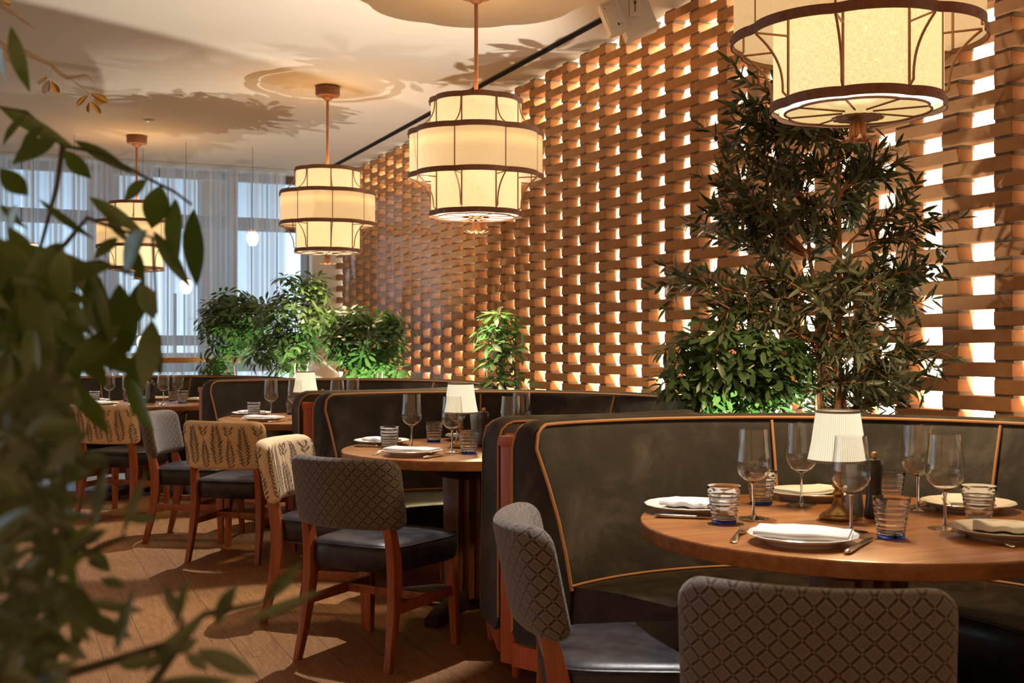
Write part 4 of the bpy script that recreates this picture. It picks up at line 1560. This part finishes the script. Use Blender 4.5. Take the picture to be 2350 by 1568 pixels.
for path, Y in ((((-60, 1300), (-20, 900), (0, 640), (-40, 420), (-30, 240), (60, 258), (145, 335), (230, 350), (330, 405), (400, 440), (440, 470)), 1.3),
                (((0, 700), (60, 640), (150, 560), (200, 500), (280, 530), (350, 545), (360, 720)), 1.22), (((145, 335), (130, 430), (95, 560), (40, 700)), 1.28), (((0, 640), (100, 620), (230, 600), (330, 640)), 1.2)):
    pts = [W2(px, py, Y) for px, py in path]
    wd.tube(pts, [0.0030 * (1 - 0.7 * i / (len(pts) - 1)) + 0.0006 for i in range(len(pts))], 6)
wd.tube([(0, 0, 0), (0.02, 0, 0.5), W2(-60, 1300, 1.3), W2(-20, 900, 1.3)], [0.016, 0.013, 0.010, 0.006], 7)
wd.build('trunk', 'twig', ft)
lv.build('foliage', 'ficus', ft, auto=False)

rr = random.Random(13)
S0 = Vector((-0.40, 0.82, 0))
sh = thing('evergreen_shrub', S0, 0, 'blurred small leaved shrub close to the camera, low at the aisle corner', 'plant')
lv, wd = MB(), MB()


def W3(px, py, Y):
    return world(px, py, Y) - S0


Ls = [(495, 1435, 540, 1338, 42, .84), (605, 1382, 694, 1290, 34, .86), (560, 1430, 742, 1352, 26, .80), (265, 1500, 306, 1345, 40, .80), (402, 1440, 428, 1322, 26, .82), (415, 1425, 372, 1335, 28, .82), (450, 1492, 595, 1552, 46, .80),
      (330, 1545, 470, 1410, 40, .80), (180, 1250, 245, 1215, 30, .9), (200, 1290, 252, 1300, 22, .9), (150, 1265, 230, 1225, 24, .9), (270, 1530, 370, 1508, 36, .78), (350, 1568, 545, 1560, 30, .78), (230, 1330, 290, 1345, 24, .86), (120, 1330, 225, 1450, 90, .75),
      (215, 1215, 240, 1060, 38, .86), (175, 1060, 250, 1055, 50, .84), (290, 1190, 365, 1190, 26, .86), (280, 1230, 335, 1080, 24, .9), (400, 1500, 455, 1465, 30, .8), (425, 1500, 480, 1540, 28, .8)]
for ax, ay, bx, by, w, Y in Ls:
    leaf_between(lv, W3(ax, ay, Y), W3(bx, by, Y), w / 2600 * Y, rr, 0.08)
for _ in range(235):
    ay = rr.uniform(870, 1640)
    ax = rr.triangular(-160, 225, -20)
    ln = rr.uniform(70, 150)
    an = rad(rr.uniform(-110, 60))
    Y = rr.uniform(0.66, 0.98)
    leaf_between(lv, W3(ax, ay, Y), W3(ax + ln * math.cos(an), ay + ln * math.sin(an), Y + rr.uniform(-.03, .03)), rr.uniform(24, 50) / 2600 * Y, rr, 0.1)
for path, Y in ((((60, 1700), (110, 1500), (130, 1300), (150, 1100), (120, 950)), .82), (((110, 1560), (250, 1520), (380, 1480), (470, 1410), (600, 1385), (640, 1340)), .82), (((130, 1300), (200, 1270), (290, 1230)), .88), (((330, 1600), (400, 1500), (420, 1420)), .81),
                (((0, 1650), (40, 1400), (20, 1150), (60, 950)), .8)):
    pts = [W3(px, py, Y) for px, py in path]
    wd.tube(pts, [0.0032 * (1 - 0.7 * i / (len(pts) - 1)) + 0.0006 for i in range(len(pts))], 6)
wd.tube([(0, 0, 0), (0.01, 0, 0.5), W3(60, 1700, .82)], [0.012, 0.010, 0.004], 7)
wd.build('trunk', 'twig', sh)
lv.build('foliage', 'shrub', sh, auto=False)


# ------------------------------------------------------------------ fittings
def fittings():
    # glass screen over the far bricks
    o = place(MB().box((3.85, 12.15, 1.45), (0.010, 4.45, 2.86)).build('glass_screen', 'pane'), 0, 0)
    tag(o, 'clear wavy glass screen over the far part of the brick wall', 'screen')
    # balustrade with timber handrail
    t = thing('balustrade', UV(11.75, -0.55), ROT, 'glass balustrade with an amber timber handrail before the curtains', 'railing')
    MB().box((0, 0, 1.075), (5.5, 0.06, 0.055)).build('handrail', 'rail', t, bevel=0.008)
    for k in range(4):
        MB().box((-2.06 + 1.375 * k, 0, 0.525), (1.355, 0.015, 1.045)).build('glass_panel', 'wpane', t)
    # speakers by the ceiling slot
    p = Vector((0.70, 7.05, 3.24))
    t = thing('wall_speaker', p, 0, 'white boxy speaker with mounting plate under the ceiling by the slot', 'speaker')
    m = Matrix.Rotation(rad(-22), 3, 'Y')
    MB().box((-0.075, -0.02, 0.02), (0.115, 0.13, 0.20), 0, m).build('side_box', 'plastic', t, bevel=0.006)
    b = MB().box(Vector((-0.078, -0.088, 0.015)), (0.085, 0.008, 0.155), 0, m)
    b.build('cover_plate', 'plastic', t, bevel=0.003)
    b = MB()
    for x, z in ((-0.034, 0.062), (0.034, 0.062), (-0.034, -0.062), (0.034, -0.062)):
        q = Vector((-0.078, -0.092, 0.015)) + m @ Vector((x, 0, z))
        b.lathe([(0.0, 0.002), (0.0045, 0.001), (0.0045, -0.001)], 8, q)
    q = Vector((-0.078, -0.0925, 0.015)) + m @ Vector((0.014, 0, -0.058))
    b.box(q, (0.011, 0.003, 0.014), 0, m)
    b.build('screw', 'black', t)
    MB().box((0.065, 0.05, 0.06), (0.21, 0.14, 0.27), 0, m).build('main_box', 'plastic', t, bevel=0.006)
    q = Vector((0.062, -0.026, 0.115))
    MB().box(q, (0.07, 0.014, 0.17), 0).build('bracket', 'plastic', t, bevel=0.02, segs=3)
    b = MB().box(q + Vector((0, -0.0078, 0.0)), (0.006, 0.003, 0.11)).lathe([(0.0, .006), (0.009, .004), (0.009, -.004), (0, -.006)], 12, q + Vector((0, -0.008, 0.0)))
    b.build('bolt', 'black', t)
    MB().tube([(0.06, 0.04, 0.15), (0.06, 0.04, CH - p.z)], 0.02, 10).build('mount', 'plastic', t)
    # smoke detector with a green light
    o = thing('smoke_detector', Vector((-3.58, 11.18, CH)), 0, 'small flat ceiling detector with a green light above the far lantern', 'detector')
    MB().lathe([(0.0, -0.022), (0.04, -0.02), (0.055, -0.010), (0.058, 0.0)], 24).build('body', 'plastic', o)
    MB().lathe([(0.0, -0.028), (0.008, -0.026), (0.008, -0.021)], 10, (0.0, -0.03, 0.003)).build('indicator', 'led', o)
    # hanging magnolia branch
    Yb = 5.6
    bo = world(-60, 60, Yb)
    t = thing('branch_sculpture', bo, 0, 'white twig sculpture with gold and white magnolia petals hanging under the ceiling', 'sculpture')
    Q = lambda px, py, dy=0.0: world(px, py, Yb + dy) - bo
    b = MB()
    b.tube([Q(-60, 60), Q(-20, 90), Q(20, 112), Q(62, 122), Q(95, 138), Q(120, 150), Q(140, 170), Q(155, 178), Q(175, 176), Q(200, 172)], [.022, .02, .017, .0135, .011, .010, .010, .010, .008, .0055], 8)
    b.tube([Q(200, 172), Q(208, 180), Q(219, 194)], [.003, .0025, .0015], 5)
    b.tube([Q(-60, 60), Q(-30, 0), Q(5, 12), Q(25, 25), Q(50, 45), Q(82, 68)], [.022, .02, .017, .014, .009, .003], 8)
    b.tube([Q(119, 152), Q(116, 165), Q(112, 180)], .002, 5)
    b.tube([Q(160, 180), Q(185, 198), Q(205, 216)], .0022, 5)
    b.tube([Q(-60, 60), Q(-60, 60) + Vector((0, 0, CH - bo.z))], .003, 6)
    b.build('branch', 'plaster_branch', t)
    up = Vector((0, -1, 0.1))
    def pet(ax, ay, bx, by, w, mat, dy=0.0):
        MB().leaf(Q(ax, ay, dy), Q(bx, by, dy + 0.02) - Q(ax, ay, dy), up, (Q(bx, by) - Q(ax, ay)).length, w, 0.12, 0.35, peak=0.6).build('petal', mat, t, subsurf=1)
    for a in ((112, 182, 97, 220, .042, 'petal'), (110, 180, 77, 194, .03, 'petal'), (114, 183, 107, 214, .036, 'petal'), (114, 184, 136, 215, .04, 'gold'), (112, 176, 86, 183, .018, 'gold'), (205, 216, 168, 246, .034, 'gold'), (205, 214, 250, 234, .046, 'gold'),
              (207, 230, 232, 262, .03, 'gold'), (206, 232, 200, 262, .024, 'gold'), (212, 228, 236, 240, .03, 'gold'), (5, 5, 24, 10, .05, 'gold'), (10, 112, 26, 145, .05, 'petal')):
        pet(*a)


fittings()


# ------------------------------------------------------------------ light
def light(kind, name, loc, energy, col, **kw):
    d = bpy.data.lights.new(name, kind)
    d.energy = energy
    d.color = col
    rot = kw.pop('rot', None)
    for k, v in kw.items():
        setattr(d, k, v)
    o = bpy.data.objects.new(name, d)
    COL.objects.link(o)
    o.location = loc
    if rot:
        o.rotation_euler = rot
    return o


# long LED lines behind the pierced bricks
light('AREA', 'led_line', UV(7.75, 4.22, 0.62), 1000, (1.0, 0.93, 0.76), shape='RECTANGLE', size=0.10, size_y=13.6, rot=(PI, 0, ROT))
light('AREA', 'led_line_top', UV(7.75, 4.22, 3.36), 430, (1.0, 0.90, 0.72), shape='RECTANGLE', size=0.10, size_y=13.6, rot=(0, 0, ROT))
# bulbs in the lanterns
for u, v in ((2.995, 2.595), (6.44, 2.62), (9.525, 2.50), (12.62, 1.243)):
    light('POINT', 'bulb', UV(u, v, 2.70), 28, (1.0, 0.50, 0.15), shadow_soft_size=0.06)
    light('SPOT', 'down_light', UV(u, v, 1.90), 75, (1.0, 0.70, 0.36), spot_size=rad(150), spot_blend=0.6, shadow_soft_size=0.10)


def aim(o, target):
    o.rotation_euler = (Vector(target) - o.location).to_track_quat('-Z', 'Y').to_euler()
    return o


# ceiling spots, each aimed at the aisle side of its table
for c, e in ((T1, 380), (T2, 380), (T3, 380), (T4, 340)):
    aim(light('SPOT', 'table_spot', (c.x - 0.38, c.y + 0.50, CH - 0.03), e, (1.0, 0.95, 0.90), spot_size=rad(34), spot_blend=0.25, shadow_soft_size=0.012), (c.x - 0.74, c.y - 0.25, 0.75))
# uplights among the plants
for p, t, e, cone in ((UV(6.187, 2.537, 0.764), UV(8.0, 2.0, 3.45), 580, 78), (UV(4.02, 3.30, 0.62), UV(4.3, 2.3, 3.0), 80, 110), (UV(4.0, 2.82, 0.62), UV(4.1, 2.9, 1.6), 110, 115),
                      (Vector((-1.55, 9.75, 0.42)), Vector((-1.95, 10.9, 3.45)), 230, 100), (Vector((-2.25, 10.7, 0.45)), Vector((-2.6, 11.8, 3.45)), 130, 100), (Vector((-1.2, 9.3, 0.7)), Vector((-1.2, 9.6, 3.45)), 60, 120)):
    aim(light('SPOT', 'uplight', p, e, (1.0, 0.94, 0.82), spot_size=rad(cone), spot_blend=0.55, shadow_soft_size=0.005), t)

w = bpy.data.worlds.new('world')
scene.world = w
w.use_nodes = True
nt = w.node_tree
nt.nodes.clear()
n = N(nt)
co = n('ShaderNodeTexCoord').outputs['Generated']
d = n('ShaderNodeVectorMath', {0: co, 1: (-0.4059, 0.9139, 0.0)}, operation='DOT_PRODUCT').outputs['Value']
f = n('ShaderNodeMapRange', {0: d, 1: 0.15, 2: 0.55, 3: 0.0, 4: 1.0})
z = n('ShaderNodeSeparateXYZ', {0: co}).outputs[2]
sky = n.ramp(n.math('MULTIPLY_ADD', z, 1.2, 0.5, clamp=True), [(0.50, (0.78, 0.92, 1.0)), (0.61, (0.54, 0.71, 0.86)), (0.70, (0.20, 0.31, 0.40))])
bw = n('ShaderNodeBackground', {'Color': (1.0, 0.55, 0.26, 1), 'Strength': 0.80})
bs = n('ShaderNodeBackground', {'Color': sky, 'Strength': 2.1})
mx = n('ShaderNodeMixShader', {0: f.outputs[0], 1: bw.outputs[0], 2: bs.outputs[0]})
nt.links.new(mx.outputs[0], n('ShaderNodeOutputWorld').inputs[0])

# ------------------------------------------------------------------ camera
cd = bpy.data.cameras.new('camera')
cd.sensor_width = 36.0
cd.lens = 2600 / 2350 * 36.0
cd.shift_y = 4 / 2350
cd.clip_start = 0.05
cd.dof.use_dof = True
cd.dof.focus_distance = 4.6
cd.dof.aperture_fstop = 6.3
cam = bpy.data.objects.new('camera', cd)
COL.objects.link(cam)
cam.location = (0, 0, CAMH)
cam.rotation_euler = (PI / 2, 0, 0)
scene.camera = cam

vs = scene.view_settings
vs.view_transform = 'Standard'
vs.look = 'None'
vs.gamma = 1.0
vs.exposure = 0.0
vs.use_curve_mapping = False
cy = scene.cycles
cy.max_bounces = 12
cy.diffuse_bounces = 3
cy.glossy_bounces = 4
cy.transmission_bounces = 10
cy.transparent_max_bounces = 14
cy.sample_clamp_indirect = 4.0
cy.caustics_reflective = False
cy.caustics_refractive = False
cy.use_denoising = True
cy.use_adaptive_sampling = True
cy.adaptive_threshold = 0.03
